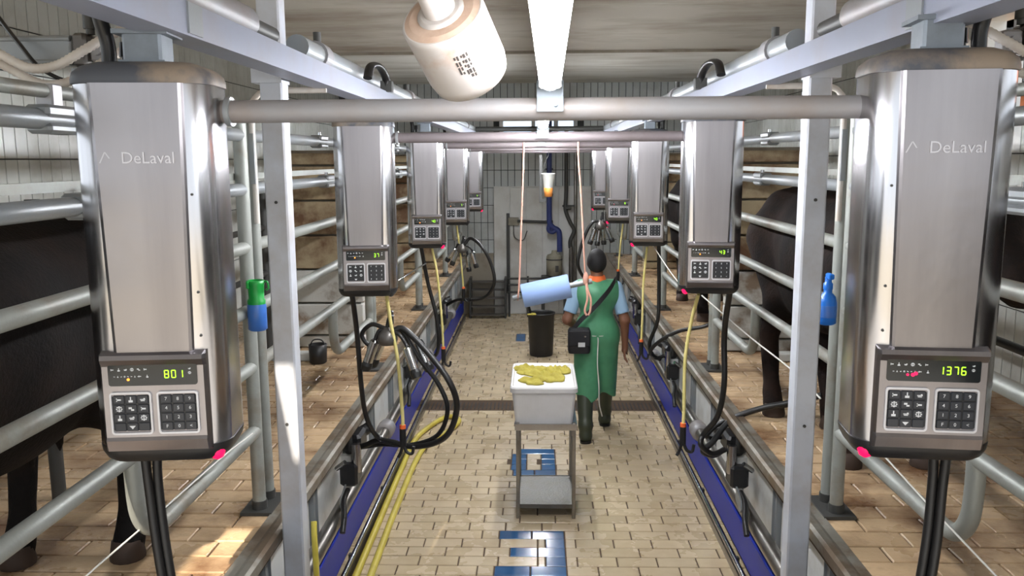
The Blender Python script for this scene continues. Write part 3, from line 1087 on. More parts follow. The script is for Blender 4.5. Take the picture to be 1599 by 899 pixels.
# ------------------------------------------------------------------ stall railings along both kerbs
RZ = [2.602, 2.39, 2.16, 1.905, 1.67]
for s, side in ((-1, 'left'), (1, 'right')):
    for k in range(5):
        ya, yb = 0.92 + 2.37 * k + (0.1 if k else 0), 3.28 + 2.37 * k
        if k == 4:
            yb = 12.6
        o = thing('stall_railing', '%s stall of galvanised railing along the %s kerb' % (['nearest', 'second', 'third', 'fourth', 'farthest'][k], side), 'railing',
                  (CX + s * 1.195, ya, PZ), 0, 'stall railings')
        Ln = yb - ya
        for i, z in enumerate(RZ):
            MB().cyl((0, 0, z - PZ), (0, Ln, z - PZ), 0.025, n=12).build('rail', 'galvanised_dirty' if i > 1 else 'galvanised', o)
        MB().box((s * 0.03, Ln / 2, 2.44 - PZ), (0.012, Ln, 0.026)).build('flat_bar', 'galvanised_dirty', o)
        for y in ((0.0, Ln) if k else (Ln,)):
            p = MB().cyl((0, y, 0.012), (0, y, 2.66 - PZ), 0.027, n=14).build('post', 'galvanised_dirty', o)
            MB().box((0, y, 0.008), (0.13, 0.11, 0.014)).cyl((0, y, .01), (0, y, .05), .032, n=12).build('foot_plate', 'steel_dark', p)
        yl = Ln - 1.02
        MB().tube([(0, yl, RZ[4] - PZ), (0, yl + .0, .53), (0, yl + .012, .44), (0, yl + .06, .375), (0, yl + .14, .35), (0, yl + .3, .35), (0, Ln - .2, .35), (0, Ln, .35)], 0.027, n=12).build('udder_loop', 'galvanised_dirty', o)
        for z in (2.602, 2.39):
            y = 1.22 - (0.12 if z > 2.5 else 0)
            c = MB().box((0, y, z - PZ + .018), (.062, .16, .03), bev=.008).box((0, y, z - PZ - .022), (.062, .15, .025), bev=.008).build('clamp', 'galvanised', o)
            MB().cyl((0, y, z - PZ + .03), (0, y, z - PZ + .048), .01, n=6).build('bolt', 'chrome', c)
        if k == 0:
            MB().box((0, 1.08, 2.65 - PZ), (.044, .045, .07), bev=.004).build('hanger', 'painted_post', o)
            MB().cyl((0, -.0, 2.668 - PZ), (0, Ln, 2.668 - PZ), .017, n=12).build('upper_rail', 'galvanised_dirty', o)
    # rusty railing on the far side of the standing
    o = thing('alley_railing', 'rust-brown railing behind the %s cow standing' % side, 'railing', (CX + s * 2.12, 3.4, PZ))
    for z in (1.26, .95, .6):
        MB().cyl((0, 0, z), (0, 2.9, z), .022, n=10).build('rail', 'steel_dark', o)
    for y in (0, 1.45, 2.9):
        MB().cyl((0, y, 0), (0, y, 1.3), .03, n=10).build('post', 'steel_dark', o)
    # bent tube standing behind the post
    o = thing('bent_pipe', 'thin white pipe with a quarter bend behind the %s near control unit' % side, 'pipe', (CX + s * 1.17, 3.36, 2.45))
    MB().tube([(0, 0, -.2), (0, 0, .0), (0, 0, .24), (-s * .02, 0, .3), (-s * .08, 0, .325), (-s * .3, .02, .33)], .012, n=8).build('pipe', 'conduit_white', o)
    MB().box((s * .0, -.02, .06), (.02, .012, .2)).build('slotted_plate', 'galvanised', o)

# ------------------------------------------------------------------ pipes and ducts on the pit walls
for s, side in ((-1, 'left'), (1, 'right')):
    o = thing('milk_pipeline', 'stainless milk pipe low on the %s pit wall' % side, 'pipe', (CX + s * 1.165, 1.0, .51))
    MB().cyl((0, 0, 0), (0, 11.9, 0), .043, n=18).build('pipe', 'stainless_dark', o)
    for k in range(4):
        y = 2.6 + 2.37 * k
        MB().lathe([(.045, -.08), (.062, -.075), (.066, -.03), (.058, 0), (.066, .03), (.062, .075), (.045, .08)], (0, y, 0), n=18, axis=(0, 1, 0)).build('pipe_union', 'pipe_dusty', o)
        MB().box((s * .04, y - .9, .03), (.06, .03, .09)).build('pipe_clip', 'galvanised', o)
    o = tag(MB().box((CX + s * 1.215, 6.95, .24), (.05, 11.9, .22), bev=.006).build('cable_duct', 'duct_blue'), 'blue plastic duct along the foot of the %s pit wall' % side, 'duct')
    o = thing('kick_rail', 'chrome rail edging the floor on the %s side of the pit' % side, 'rail', (CX + s * 1.172, 1.0, 0))
    MB().cyl((0, 0, .085), (0, 11.9, .085), .016, n=12).build('tube', 'chrome', o)
    MB().box((-s * .005, 5.95, .025), (.012, 11.9, .05)).build('flat_strip', 'stainless_dark', o)
    for k in range(11):
        MB().box((s * .012, .6 + 1.07 * k, .07), (.03, .03, .06), bev=.004).build('clip', 'steel_dark', o)

# valve groups hanging under the kerb
for s, side in ((-1, 'left'), (1, 'right')):
    for k in range(3):
        o = thing('pulsator_valve', '%s black and grey valve group under the %s kerb' % (('nearest', 'middle', 'farthest')[k], side), 'valve', (CX + s * 1.12, 4.62 + 2.37 * k, .74), 0, 'valve groups under the kerbs')
        o.scale = (1.15, 1.25, 1.2)
        MB().box((0, 0, -.03), (.09, .12, .11), bev=.012).cyl((0, .04, .02), (0, .04, .075), .035, n=12).build('valve_body', 'plastic_black', o)
        MB().box((0, .09, .1), (.1, .16, .09), bev=.015).cyl((0, .16, .1), (-s * .06, .2, .13), .03, n=12).build('valve_head', 'plastic_black', o)
        MB().cyl((-s * .035, -.02, -.02), (-s * .035, -.02, .12), .024, n=14).build('sight_tube', 'stainless', o)
        MB().box((s * .02, .02, .03), (.05, .07, .05)).build('spacer', 'panel_white', o)
        br = MB()
        br.loft([[Vector((x, y, z)) for y, z in ((-.06, -.07), (-.15, -.1), (-.165, -.14), (-.14, -.165), (-.06, -.13))] for x in (-.02, -.012)], smooth=False)
        br.build('bracket', 'galvanised', o)
        MB().tube([(0, -.08, -.09), (s * .0, -.16, -.11), (-s * .02, -.24, -.15), (-s * .025, -.3, -.2)], .014, n=8).build('drain_hose', 'rubber_black', o)
        MB().cyl((s * .05, -.09, .02), (-s * .0, -.11, .06), .012, n=8).build('nozzle', 'chrome', o)
        MB().cyl((s * .0, .0, .075), (s * .0, .0, .17), .012, n=8).build('stem', 'steel_dark', o)


# ------------------------------------------------------------------ hoses, cords and clusters
def tube_thing(name, label, cat, pts, r, m, n=10, sub=8, group=None, smooth=True):
    return tag(MB().tube(pts, r, n=n, sub=sub, smooth_path=smooth).build(name, m), label, cat, group)


tube_thing('floor_hose', 'yellow hose lying doubled along the left edge of the pit floor', 'hose',
           [(-1.085, 4.2, .026), (-1.095, 4.6, .026), (-1.1, 5.295, .026), (-1.105, 6.4, .026), (-1.1, 7.1, .026), (-1.02, 7.5, .026), (-0.88, 7.82, .026), (-0.753, 7.705, .026), (-0.824, 7.38, .026),
            (-0.95, 7.1, .026), (-1.01, 6.7, .026), (-1.02, 5.72, .026), (-1.01, 4.844, .026), (-1.0, 4.2, .026)], .023, 'yellow_hose', sub=10)
tube_thing('hanging_hose_end', 'short yellow hose hanging beside the left steel post', 'hose', [(-.905, 3.16, 1.06), (-.9, 3.14, 1.0), (-.895, 3.13, .85), (-.89, 3.12, .5), (-.89, 3.12, .1)], .012, 'yellow_hose')


def pull_cord(pts, label):
    o = thing('pull_cord', label, 'cord', pts[-1], 0, 'yellow pull cords')
    b = Vector(pts[-1])
    P = [Vector(p) - b for p in pts]
    MB().tube(P, .0095, n=10).build('cord', 'yellow_cord', o)
    MB().cyl((0, 0, .035), (0, 0, .06), .017, n=10).build('tape_ring', 'orange', o)
    h = MB().cyl((0, 0, -.06), (0, 0, .04), .018, n=10)
    h.tube([(0, 0, -.04), (.02, -.01, -.09), (.05, -.01, -.1), (.06, -.01, -.06)], .009, n=8, sub=5)
    h.tube([(0, 0, -.04), (-.015, .01, -.1), (-.03, .01, -.13)], .009, n=8, sub=5)
    h.build('hook', 'rubber_black', o)


pull_cord([(-0.796, 4.32, 1.8), (-0.786, 4.36, 1.647), (-0.757, 4.38, 1.434), (-0.743, 4.4, 1.145), (-0.743, 4.4, 1.0)], 'yellow cord behind the hanging cluster, second unit on the left')
pull_cord([(-0.846, 6.65, 1.8), (-0.814, 6.7, 1.572), (-0.784, 6.7, 1.2), (-0.776, 6.7, 0.92)], 'yellow cord hanging from the third unit on the left')
pull_cord([(-0.871, 9.0, 1.8), (-0.847, 9.05, 1.529), (-0.823, 9.05, 1.246), (-0.813, 9.05, 1.06)], 'yellow cord hanging from the fourth unit on the left')
pull_cord([(0.841, 4.32, 1.8), (0.827, 4.42, 1.636), (0.805, 4.45, 1.423), (0.805, 4.45, 1.134), (0.803, 4.45, 1.0)], 'yellow cord hanging from the second unit on the right')
pull_cord([(0.883, 6.7, 1.8), (0.867, 6.75, 1.509), (0.862, 6.75, 1.19), (0.857, 6.75, 0.97)], 'yellow cord hanging from the third unit on the right')
pull_cord([(0.923, 9.0, 1.81), (0.9, 9.05, 1.524), (0.883, 9.05, 1.25)], 'yellow cord hanging from the fourth unit on the right')

HS = 'black hoses'
tube_thing('milk_hose', 'black hose dropping from the second left unit past its cluster', 'hose', [(-0.976, 4.3, 1.82), (-0.978, 4.4, 1.576), (-0.976, 4.45, 1.276), (-0.964, 4.5, 1.076), (-0.92, 4.58, 0.93), (-0.8, 4.55, 0.905)], .014, 'rubber_black', group=HS)
tube_thing('milk_hose', 'black hose hanging from the third unit on the left', 'hose', [(-0.944, 6.7, 1.82), (-0.907, 6.8, 1.505), (-0.845, 6.8, 1.235), (-0.825, 6.8, 1.0), (-0.88, 6.9, .85), (-1.06, 7.0, .82)], .016, 'rubber_black', group=HS)
tube_thing('milk_hose', 'black hose dropping from the second right unit to the pipe', 'hose', [(1.0, 4.3, 1.83), (1.012, 4.45, 1.566), (1.02, 4.45, 1.28), (1.0, 4.5, 1.083), (0.95, 4.6, 0.95), (0.93, 4.58, 0.89), (1.0, 4.6, .83), (1.08, 4.64, .84)], .016, 'rubber_black', group=HS)
tube_thing('milk_hose', 'black hose arching over the right kerb to the cow behind the right post', 'hose', [(1.55, 4.45, 1.22), (1.42, 4.52, 1.16), (1.26, 4.58, 1.105), (1.098, 4.6, 1.03), (1.0, 4.6, 0.9), (0.95, 4.62, 0.84), (1.02, 4.66, .8), (1.09, 4.7, .82)], .017, 'rubber_black', group=HS)
tube_thing('milk_hose', 'thinner black hose beside the one arching over the right kerb', 'hose', [(1.55, 4.5, 1.2), (1.42, 4.57, 1.13), (1.26, 4.63, 1.085), (1.12, 4.66, 1.03), (1.03, 4.67, .97), (.985, 4.69, .9), (1.05, 4.76, .87), (1.1, 4.8, .86)], .012, 'rubber_black', group=HS)
tube_thing('milk_hose', 'black hose dropping from the third right unit', 'hose', [(0.98, 6.72, 1.83), (1.0, 6.8, 1.448), (0.995, 6.8, 1.18), (0.945, 6.9, 0.96), (1.0, 6.95, .83), (1.08, 7.0, .83)], .016, 'rubber_black', group=HS)
tube_thing('milk_hose', 'black hose over the right kerb at the third stall', 'hose', [(1.5, 6.6, 1.25), (1.341, 6.6, 1.17), (1.154, 6.7, 1.11), (1.01, 6.8, 1.0), (0.95, 6.88, 0.89), (1.05, 7.0, .8)], .016, 'rubber_black', group=HS)

CG = 'white cords'
tube_thing('string', 'white cord slanting across the bottom left corner of the picture', 'cord', [(-1.06, 2.95, 1.5), (-1.104, 2.75, 1.478), (-1.161, 2.35, 1.437), (-1.205, 2.0, 1.41), (-1.26, 1.5, 1.36)], .003, 'cord_white', 6, 4, CG)
tube_thing('string', 'white cord slanting across the bottom right corner of the picture', 'cord', [(1.13, 3.0, 1.55), (1.153, 2.8, 1.528), (1.17, 2.4, 1.472), (1.19, 2.0, 1.42), (1.22, 1.5, 1.35)], .003, 'cord_white', 6, 4, CG)
tube_thing('string', 'thin pale cord running from the second right unit to the right post', 'cord', [(0.955, 4.8, 1.715), (1.108, 4.3, 1.58), (1.207, 3.9, 1.507), (1.25, 3.6, 1.45)], .004, 'cord_white', 6, 4, CG)
tube_thing('string', 'thin pale cord between the second and third right units', 'cord', [(0.904, 7.1, 1.898), (0.977, 6.3, 1.7), (1.02, 5.75, 1.6)], .004, 'cord_white', 6, 4, CG)
tube_thing('guide_rod', 'thin steel rod between the second and third left units', 'rod', [(-0.95, 5.3, 1.7), (-0.913, 5.6, 1.712), (-0.906, 6.7, 1.672)], .007, 'chrome', 6, 3)


def cluster(label, c, cups, loops, group='milking clusters'):
    o = thing('milking_cluster', label, 'cluster', c, 0, group)
    b = Vector(c)
    cl = MB().lathe([(.018, -.05), (.048, -.045), (.056, -.015), (.05, .015), (.03, .035), (.02, .05)], (0, 0, 0), n=18)
    cl.build('claw_bowl', 'claw_grey', o)
    MB().tube([(0, 0, .04), (.01, 0, .09), (.03, -.01, .12)], .012, n=8, sub=5).box((.02, 0, .1), (.03, .03, .08), bev=.006).build('claw_hook', 'plastic_black', o)
    for p0, p1 in cups:
        p0, p1 = Vector(p0) - b, Vector(p1) - b
        d = (p1 - p0).normalized()
        u = link('teat_cup', MB().cyl(p0, p0 + d * .12, .026, n=14).cyl(p0 - d * .012, p0, .016, .026, n=14).mesh('teat_cup', 'chrome'), o)
        MB().cyl(p0 + d * .12, p0 + d * .14, .026, .031, n=14).cyl(p0 + d * .14, p0 + d * .168, .031, .027, n=14).build('liner_mouth', 'rubber_black', u)
        mid = (p0 * .55) + Vector((0, 0, .05))
        MB().tube([p0 - d * .0, p0 - d * .035, mid, Vector((0, 0, .02))], .0105, n=8, sub=6).build('short_tube', 'rubber_black', u)
    for pts, r in loops:
        MB().tube([Vector(p) - b for p in pts], r, n=10).build('long_hose', 'rubber_black', o)
    return o


cluster('milking cluster with chrome teat cups hanging by the second left unit', (-0.812, 4.4, 1.56),
        [((-0.883, 4.4, 1.53), (-0.933, 4.4, 1.39)), ((-0.698, 4.35, 1.50), (-0.646, 4.3, 1.37)), ((-0.657, 4.45, 1.512), (-0.599, 4.42, 1.393)), ((-0.86, 4.5, 1.52), (-0.91, 4.52, 1.4))],
        [([(-0.78, 4.4, 1.59), (-0.717, 4.4, 1.594), (-0.575, 4.35, 1.464), (-0.462, 4.3, 1.318), (-0.438, 4.35, 1.161), (-0.509, 4.4, 0.992), (-0.686, 4.5, 0.901), (-0.904, 4.6, 0.9), (-1.0, 4.64, .86), (-1.085, 4.68, 0.82)], .017),
         ([(-0.79, 4.42, 1.58), (-0.735, 4.42, 1.583), (-0.641, 4.4, 1.434), (-0.539, 4.4, 1.29), (-0.493, 4.4, 1.146), (-0.558, 4.45, 0.985), (-0.722, 4.53, 0.9), (-.9, 4.62, .87), (-1.06, 4.7, .82)], .013),
         ([(-0.82, 4.4, 1.6), (-.9, 4.42, 1.62), (-.96, 4.44, 1.56), (-.92, 4.44, 1.5), (-.84, 4.42, 1.53)], .012)])
cluster('milking cluster hanging by the fourth left unit', (-0.82, 9.0, 1.55),
        [((-0.863, 9.0, 1.52), (-0.922, 9.0, 1.394)), ((-0.704, 9.0, 1.5), (-0.66, 9.0, 1.33)), ((-0.762, 9.03, 1.46), (-.75, 9.03, 1.324)), ((-.9, 9.03, 1.54), (-.97, 9.05, 1.44))],
        [([(-.8, 9, 1.58), (-0.722, 9.0, 1.66), (-0.598, 8.9, 1.579), (-0.503, 8.9, 1.406), (-0.464, 8.9, 1.196), (-0.555, 9.0, 1.026), (-0.704, 9.1, 0.966), (-0.891, 9.2, 0.95), (-1.06, 9.35, .85)], .018)])
cluster('milking cluster hanging by the fourth right unit above the worker', (0.684, 9.0, 1.8),
        [((0.62, 9.0, 1.75), (0.58, 9.0, 1.63)), ((0.75, 9.0, 1.77), (0.80, 9.0, 1.65)), ((.67, 9.03, 1.74), (.655, 9.03, 1.62)), ((.71, 9.04, 1.75), (.72, 9.05, 1.64))],
        [([(.66, 9, 1.84), (0.6, 9.0, 1.83), (0.53, 9.0, 1.72), (0.466, 9.0, 1.531), (0.446, 9.0, 1.356), (0.536, 9.1, 1.19), (.75, 9.25, 1.0), (1.0, 9.4, .87)], .018)])

# ------------------------------------------------------------------ trolley, crate, cloths, bin
o = thing('steel_trolley', 'stainless two-tier trolley standing on the pit floor under the crate', 'trolley', (.058, 5.83, 0))
for sx in (-1, 1):
    for sy in (-1, 1):
        MB().box((sx * .195, sy * .265, .35), (.025, .025, .7), bev=.003).build('leg', 'stainless_dark', o)
MB().box((0, 0, .675), (.43, .57, .01)).box((0, -.28, .672), (.43, .012, .045)).box((0, .28, .66), (.43, .012, .02)).box((-.21, 0, .672), (.012, .56, .045)).box((.21, 0, .672), (.012, .56, .045)).build('top_tray', 'stainless', o)
MB().box((0, 0, .1), (.4, .54, .008)).box((0, -.27, .092), (.4, .01, .03)).box((0, .27, .092), (.4, .01, .03)).box((-.198, 0, .092), (.01, .54, .03)).box((.198, 0, .092), (.01, .54, .03)).build('lower_shelf', 'tray_wet', o)
for sx in (-1, 1):
    MB().cyl((sx * .2, -.265, .42), (sx * .2, .265, .42), .007, n=8).build('side_rod', 'stainless_dark', o)

c = thing('storage_crate', 'white plastic lidded crate standing on the steel trolley', 'crate', (.045, 5.9, .682))
o1, o2 = octo(.4, .62, .03, 4), octo(.445, .68, .03, 4)
MB().loft([ringz(o1, 0), ringz(o2, .24)], smooth=False).build('tub', 'crate_white', c)
for x in (-.13, -.045, .045, .13):
    MB().loft([[Vector((x + a, y, 0.01)) for a, y in ((-.014, -.306), (.014, -.306), (.014, -.319), (-.014, -.319))], [Vector((x * 1.08 + a, y, .235)) for a, y in ((-.014, -.335), (.014, -.335), (.014, -.348), (-.014, -.348))]], smooth=False).build('rib', 'crate_white', c)
ol = octo(.468, .715, .045, 6)
lid = MB().loft([ringz(ol, .232), ringz(ol, .262), ringz(ol, .272, .975), ringz(ol, .272, .93), ringz(ol, .262, .9), ringz(ol, .262, .2)], smooth=False).build('lid', 'crate_white', c)


def cloth(label, x, y, z, rx, ry, seed, rz=0.0, amp=.012):
    rnd = random.Random(seed)
    ph = [rnd.uniform(0, 6.28) for _ in range(8)]
    nr, na = 9, 34
    top, bot = [], []
    for i in range(nr + 1):
        q = i / nr
        for j in range(na):
            t = 2 * math.pi * j / na
            rr = q * (1 + .16 * math.sin(3 * t + ph[0]) + .1 * math.sin(5 * t + ph[1]) + .06 * math.sin(9 * t + ph[2]))
            px, py = rx * rr * math.cos(t), ry * rr * math.sin(t)
            hz = amp * (.9 + .8 * math.sin(px * 60 + ph[3]) * math.cos(py * 45 + ph[4]) + .5 * math.sin(px * 110 + py * 90 + ph[5])) * (1 - q ** 3 * .75)
            top.append((px, py, max(.004, hz + .006)))
            bot.append((px, py, 0.0005))
    fs = []
    n = len(top)
    for i in range(nr):
        for j in range(na):
            j2 = (j + 1) % na
            fs.append((i * na + j, (i + 1) * na + j, (i + 1) * na + j2, i * na + j2))
            fs.append((n + i * na + j, n + i * na + j2, n + (i + 1) * na + j2, n + (i + 1) * na + j))
    for j in range(na):
        j2 = (j + 1) % na
        fs.append((nr * na + j, n + nr * na + j, n + nr * na + j2, nr * na + j2))
    o_ = MB().add(top + bot, fs, True).build('wiping_cloth', 'cloth_yellow', None, (x, y, z))
    o_.rotation_euler = (0, 0, rz)
    return tag(o_, label, 'cloth', 'cloths on the crate')


cloth('crumpled yellow cloth at the left back of the crate lid', -.08, 6.06, .945, .1, .12, 1, 0, .018)
cloth('wide crumpled yellow cloth in the middle of the crate lid', .07, 5.92, .945, .13, .2, 2, .3, .026)
cloth('yellow cloth at the front left of the crate lid', -.03, 5.73, .945, .085, .09, 3, .8, .018)
cloth('yellow cloth at the right of the crate lid', .155, 6.0, .945, .075, .14, 4, -.4, .022)

b = thing('waste_bin', 'black round plastic bin on the pit floor', 'bin', (.05, 10.55, 0))
MB().lathe([(.145, 0), (.15, .02), (.172, .535), (.182, .54), (.182, .56), (.168, .56), (.166, .53), (.145, .03), (.02, .025)], n=32).build('tub', 'bin_black', b)
k_ = cloth('small yellow cloth hanging over the rim of the black bin', -.07, 10.4, .555, .05, .05, 9)
k_['group'] = 'cloth on the bin'
tube_thing('broom_handle', 'black stick leaning in the black bin', 'stick', [(-.18, 10.5, .86), (-.13, 10.52, .7), (-.02, 10.57, .3), (.0, 10.58, .06)], .018, 'rubber_black', 8, 4)

# ------------------------------------------------------------------ paper roll on a bar hung from pink twine
o = thing('paper_roll', 'blue paper towel roll hanging over the pit by pink twine', 'paper roll', (.073, 6.72, 1.441))
ax_ = Vector((.386, 0, .084)).normalized()
MB().lathe([(.03, -.197), (.094, -.197), (.097, -.194), (.097, .194), (.094, .197), (.03, .197)], (0, 0, 0), n=40, axis=ax_).build('paper', 'paper_blue', o)
MB().cyl(ax_ * -.2, ax_ * .2, .032, n=16).build('core', 'plank', o)
tag(MB().cyl(Vector((.073, 6.72, 1.441)) - ax_ * .28, Vector((.073, 6.72, 1.441)) + ax_ * .38, .022, n=14).build('roll_bar', 'galvanised'), 'grey tube through the middle of the blue paper roll', 'bar')
tube_thing('hanging_twine', 'pink twine holding the left end of the paper roll bar', 'twine', [(-0.105, 6.66, 2.64), (-0.108, 6.69, 2.5), (-0.117, 6.7, 2.243), (-0.134, 6.7, 1.832), (-0.146, 6.7, 1.52), (-.155, 6.69, 1.41), (-.16, 6.73, 1.365)], .0075, 'cord_pink', 7, 5)
o = thing('hanging_twine', 'pink twine with a loose loop hanging over the worker\'s back', 'twine', (.36, 6.7, 1.52))
MB().tube([Vector(p) - Vector((.36, 6.7, 1.52)) for p in [(0.325, 6.66, 2.64), (0.328, 6.68, 2.5), (0.349, 6.69, 2.241), (0.378, 6.69, 1.727), (0.39, 6.69, 1.55)]], .0075, n=7, sub=5).build('line', 'cord_pink', o)
for dx in (0, .028):
    MB().tube([Vector(p) - Vector((.36, 6.7, 1.52)) for p in [(.392, 6.69, 1.56), (.4 + dx * .3, 6.67, 1.46), (.405 + dx, 6.66, 1.38), (.385 + dx * 1.6, 6.66, 1.29), (.4 + dx * .5, 6.66, 1.25)]], .009, n=7, sub=6).build('loop_strand', 'cord_pink', o)
MB().lathe([(.006, -.05), (.02, -.03), (.024, 0), (.018, .04), (.006, .06)], (.032, -.01, .02), n=12).build('knot', 'cord_pink', o)

# ------------------------------------------------------------------ bottles on the railings
o = thing('dip_cup', 'teat dip cup with green top and blue bottle, left railing', 'bottle', (-1.105, 3.2, 1.84))
MB().lathe([(.03, 0), (.037, .006), (.037, .1), (.034, .108)], n=24).build('bottle', 'bottle_blue', o)
MB().lathe([(.035, .106), (.035, .12), (.029, .128), (.032, .18), (.036, .198), (.03, .2), (.026, .16)], n=24).build('dip_head', 'bottle_green', o)
MB().box((-.02, -.034, .185), (.012, .014, .03), bev=.003).build('lever', 'bottle_green', o)
MB().tube([(.03, 0, .19), (.045, 0, .195), (.05, 0, .17), (.04, 0, .16)], .004, n=6, sub=4).build('hook', 'bottle_green', o)
o = thing('spray_bottle', 'blue spray bottle hanging on the right railing behind the post', 'bottle', (1.125, 3.22, 1.86))
MB().lathe([(.028, 0), (.036, .006), (.036, .085), (.03, .11), (.016, .125), (.016, .14)], n=24).build('bottle', 'bottle_sky', o)
MB().lathe([(.037, .03), (.0372, .031), (.0372, .075), (.037, .076)], n=24).build('label_band', 'bottle_blue', o)
MB().lathe([(.018, .138), (.018, .16), (.013, .165), (.013, .185)], n=14).box((.0, -.015, .19), (.02, .05, .022), bev=.004).build('spray_head', 'bottle_sky', o)

# ------------------------------------------------------------------ white PVC vessel hanging near the front
A, B = Vector((-.138, 1.25, 2.709)), Vector((-.104, 1.335, 2.633))
ax_ = (B - A).normalized()
o = thing('pvc_vessel', 'white plastic cylinder hanging in front of the first cross bar', 'vessel', A)
Ln = (B - A).length
MB().lathe([(.0605, .0), (.0632, .003), (.0634, .01), (.0632, .03), (.0632, Ln - .02), (.06, Ln - .002), (.05, Ln + .004), (.048, Ln + .008), (.02, Ln + .009)], n=48, axis=ax_).build('body', 'pvc_white', o)
MB().lathe([(.0, -.004), (.05, -.003), (.06, .0005)], n=48, axis=ax_, smooth=False).build('end_disc', 'pvc_dusty', o)
up = Vector((-.035, -.03, .12))
MB().lathe([(.036, -.006), (.036, .006), (.03, .008)], (0, 0, 0), n=24, axis=-ax_).build('flange', 'pvc_white', o)
MB().tube([(0, 0, 0), -ax_ * .03 + Vector((0, 0, .004)), Vector((-.02, -.05, .05)), Vector((-.05, -.06, .12)), Vector((-.09, -.06, .3)), Vector((-.1, -.06, CE - A.z - .005))], .024, n=16, sub=6).build('neck_pipe', 'pvc_white', o)
# printed patch on the side facing the pit entrance
side_ = Vector((-.25, -.9, -.35))
side_ = (side_ - ax_ * side_.dot(ax_)).normalized()
tn = ax_.cross(side_)
mb = MB()
rnd = random.Random(3)
for i in range(22):
    row = i % 5
    a0 = -.62 + .07 * row + (.02 if row > 2 else 0)
    l0 = .03 + (i // 5) * .0095 + rnd.random() * .002
    da, dl = (.045 if row != 1 else .06), .004 + .005 * rnd.random()
    q = []
    for a, l in ((a0, l0), (a0 + da, l0), (a0 + da, l0 + dl), (a0, l0 + dl)):
        q.append((side_ * math.cos(a) + tn * math.sin(a)) * .0637 + ax_ * l)
    mb.add(q, [(0, 1, 2, 3)])
tag(mb.build('print', 'print_grey', o), kind='stuff')

# ------------------------------------------------------------------ pneumatics, conduits in the top corners
for s, side in ((-1, 'left'), (1, 'right')):
    o = thing('pneumatic_cylinder', 'grey pneumatic cylinder above the railing in the top %s corner' % side, 'cylinder', (CX + s * 1.27, 2.32, 2.8))
    MB().box((s * .16, 0, 0), (.3, .075, .075), bev=.014).cyl((s * .02, -.03, .03), (s * .3, -.03, .03), .01, n=8).cyl((s * .02, -.03, -.03), (s * .3, -.03, -.03), .01, n=8).build('barrel', 'galvanised', o)
    MB().box((-s * .005, 0, 0), (.04, .085, .09), bev=.008).build('end_cap', 'claw_grey', o)
    MB().box((-s * .05, 0, .0), (.05, .05, .06), bev=.006).cyl((-s * .05, -.04, 0), (-s * .05, .04, 0), .014, n=10).build('clevis', 'pipe_dusty', o)
    MB().cyl((-s * .02, .0, .045), (-s * .02, 0, .32), .012, n=8).cyl((-s * .02, .0, .06), (-s * .02, 0, .1), .018, n=8).cyl((-s * .02, .0, .13), (-s * .02, 0, .17), .017, n=8).build('air_fitting', 'steel_dark', o)
    MB().cyl((s * .02, .0, -.045), (s * .02, 0, -.1), .02, n=10).build('mount', 'galvanised', o)
    rid = lambda t, i: .0125 if i % 2 else .0105
    for j, (dz, dy) in enumerate(((0, 0), (-.035, .05))):
        pts = [(s * 1.45, 2.1 + dy, 2.83 + dz), (s * 1.35, 2.1 + dy, 2.775 + dz), (s * 1.27, 2.1 + dy, 2.735 + dz), (s * 1.2, 2.1 + dy, 2.738 + dz), (s * 1.14, 2.12 + dy, 2.775 + dz), (s * 1.1, 2.18 + dy, 2.82 + dz), (s * 1.05, 2.24 + dy, 2.86 + dz)]
        tag(MB().tube([(CX * 0 + p[0], p[1], p[2]) for p in pts], .012, n=10, sub=14, rfun=rid).build('corrugated_conduit', 'conduit_white'),
            '%s white corrugated conduit sagging in the top %s corner' % (('upper', 'lower')[j], side), 'conduit', 'conduits')
    tube_thing('black_cable', 'thin black cable crossing the top %s corner' % side, 'cable', [(s * 1.5, 2.3, 2.95), (s * 1.455, 2.3, 2.885), (s * 1.372, 2.24, 2.812), (s * 1.3, 2.22, 2.74), (s * 1.2, 2.25, 2.7), (s * 1.0, 2.3, 2.68)], .006, 'rubber_black', 6, 5)

# ------------------------------------------------------------------ equipment at the end of the pit
o = thing('blue_pipe', 'blue pipe with an S bend running down the end wall', 'pipe', (.2, 13.2, 1.0))
MB().tube([(-.01, 0, 2.2), (-.01, 0, 1.4), (-.01, 0, .62), (0, 0, .5), (.06, 0, .43), (.12, 0, .4), (.15, 0, .33), (.155, 0, .05)], .042, n=14, sub=6).build('pipe', 'pipe_blue', o)
MB().tube([(.0, 0, .52), (-.02, .0, .4), (.04, 0, .36), (.1, 0, .4)], .035, n=12, sub=6).build('elbow', 'pipe_blue', o)
for z in (1.35, .95, .52):
    MB().box((-.01, .1, z), (.12, .22, .03)).build('pipe_clip', 'steel_dark', o)
o = thing('grey_pipe', 'dark kinked pipe right of the blue pipe on the end wall', 'pipe', (.5, 13.3, 0))
MB().tube([(-.04, 0, 3.0), (-.04, 0, 2.0), (-.05, 0, 1.72), (.02, 0, 1.52), (.09, 0, 1.38), (.03, 0, 1.22), (.03, 0, 1.1)], .032, n=12, sub=5).build('pipe', 'steel_dark', o)
MB().cyl((.04, 0, 1.12), (.04, 0, .02), .034, n=12).build('lower_pipe', 'stainless_dark', o)
MB().cyl((-.04, -.04, 1.74), (.04, -.04, 1.74), .03, n=10).box((0, .0, 1.77), (.2, .03, .03)).build('valve', 'steel_dark', o)
tag(MB().cyl((.61, 13.36, 3.0), (.61, 13.36, .02), .026, n=12).build('riser_pipe', 'stainless_dark'), 'straight steel riser pipe on the end wall', 'pipe')
o = thing('wall_conduit', 'thin conduit with a junction box left of the blue pipe', 'conduit', (-.38, 13.4, 1.52))
MB().box((0, 0, 0), (.17, .06, .13), bev=.01).build('junction_box', 'pump_beige', o)
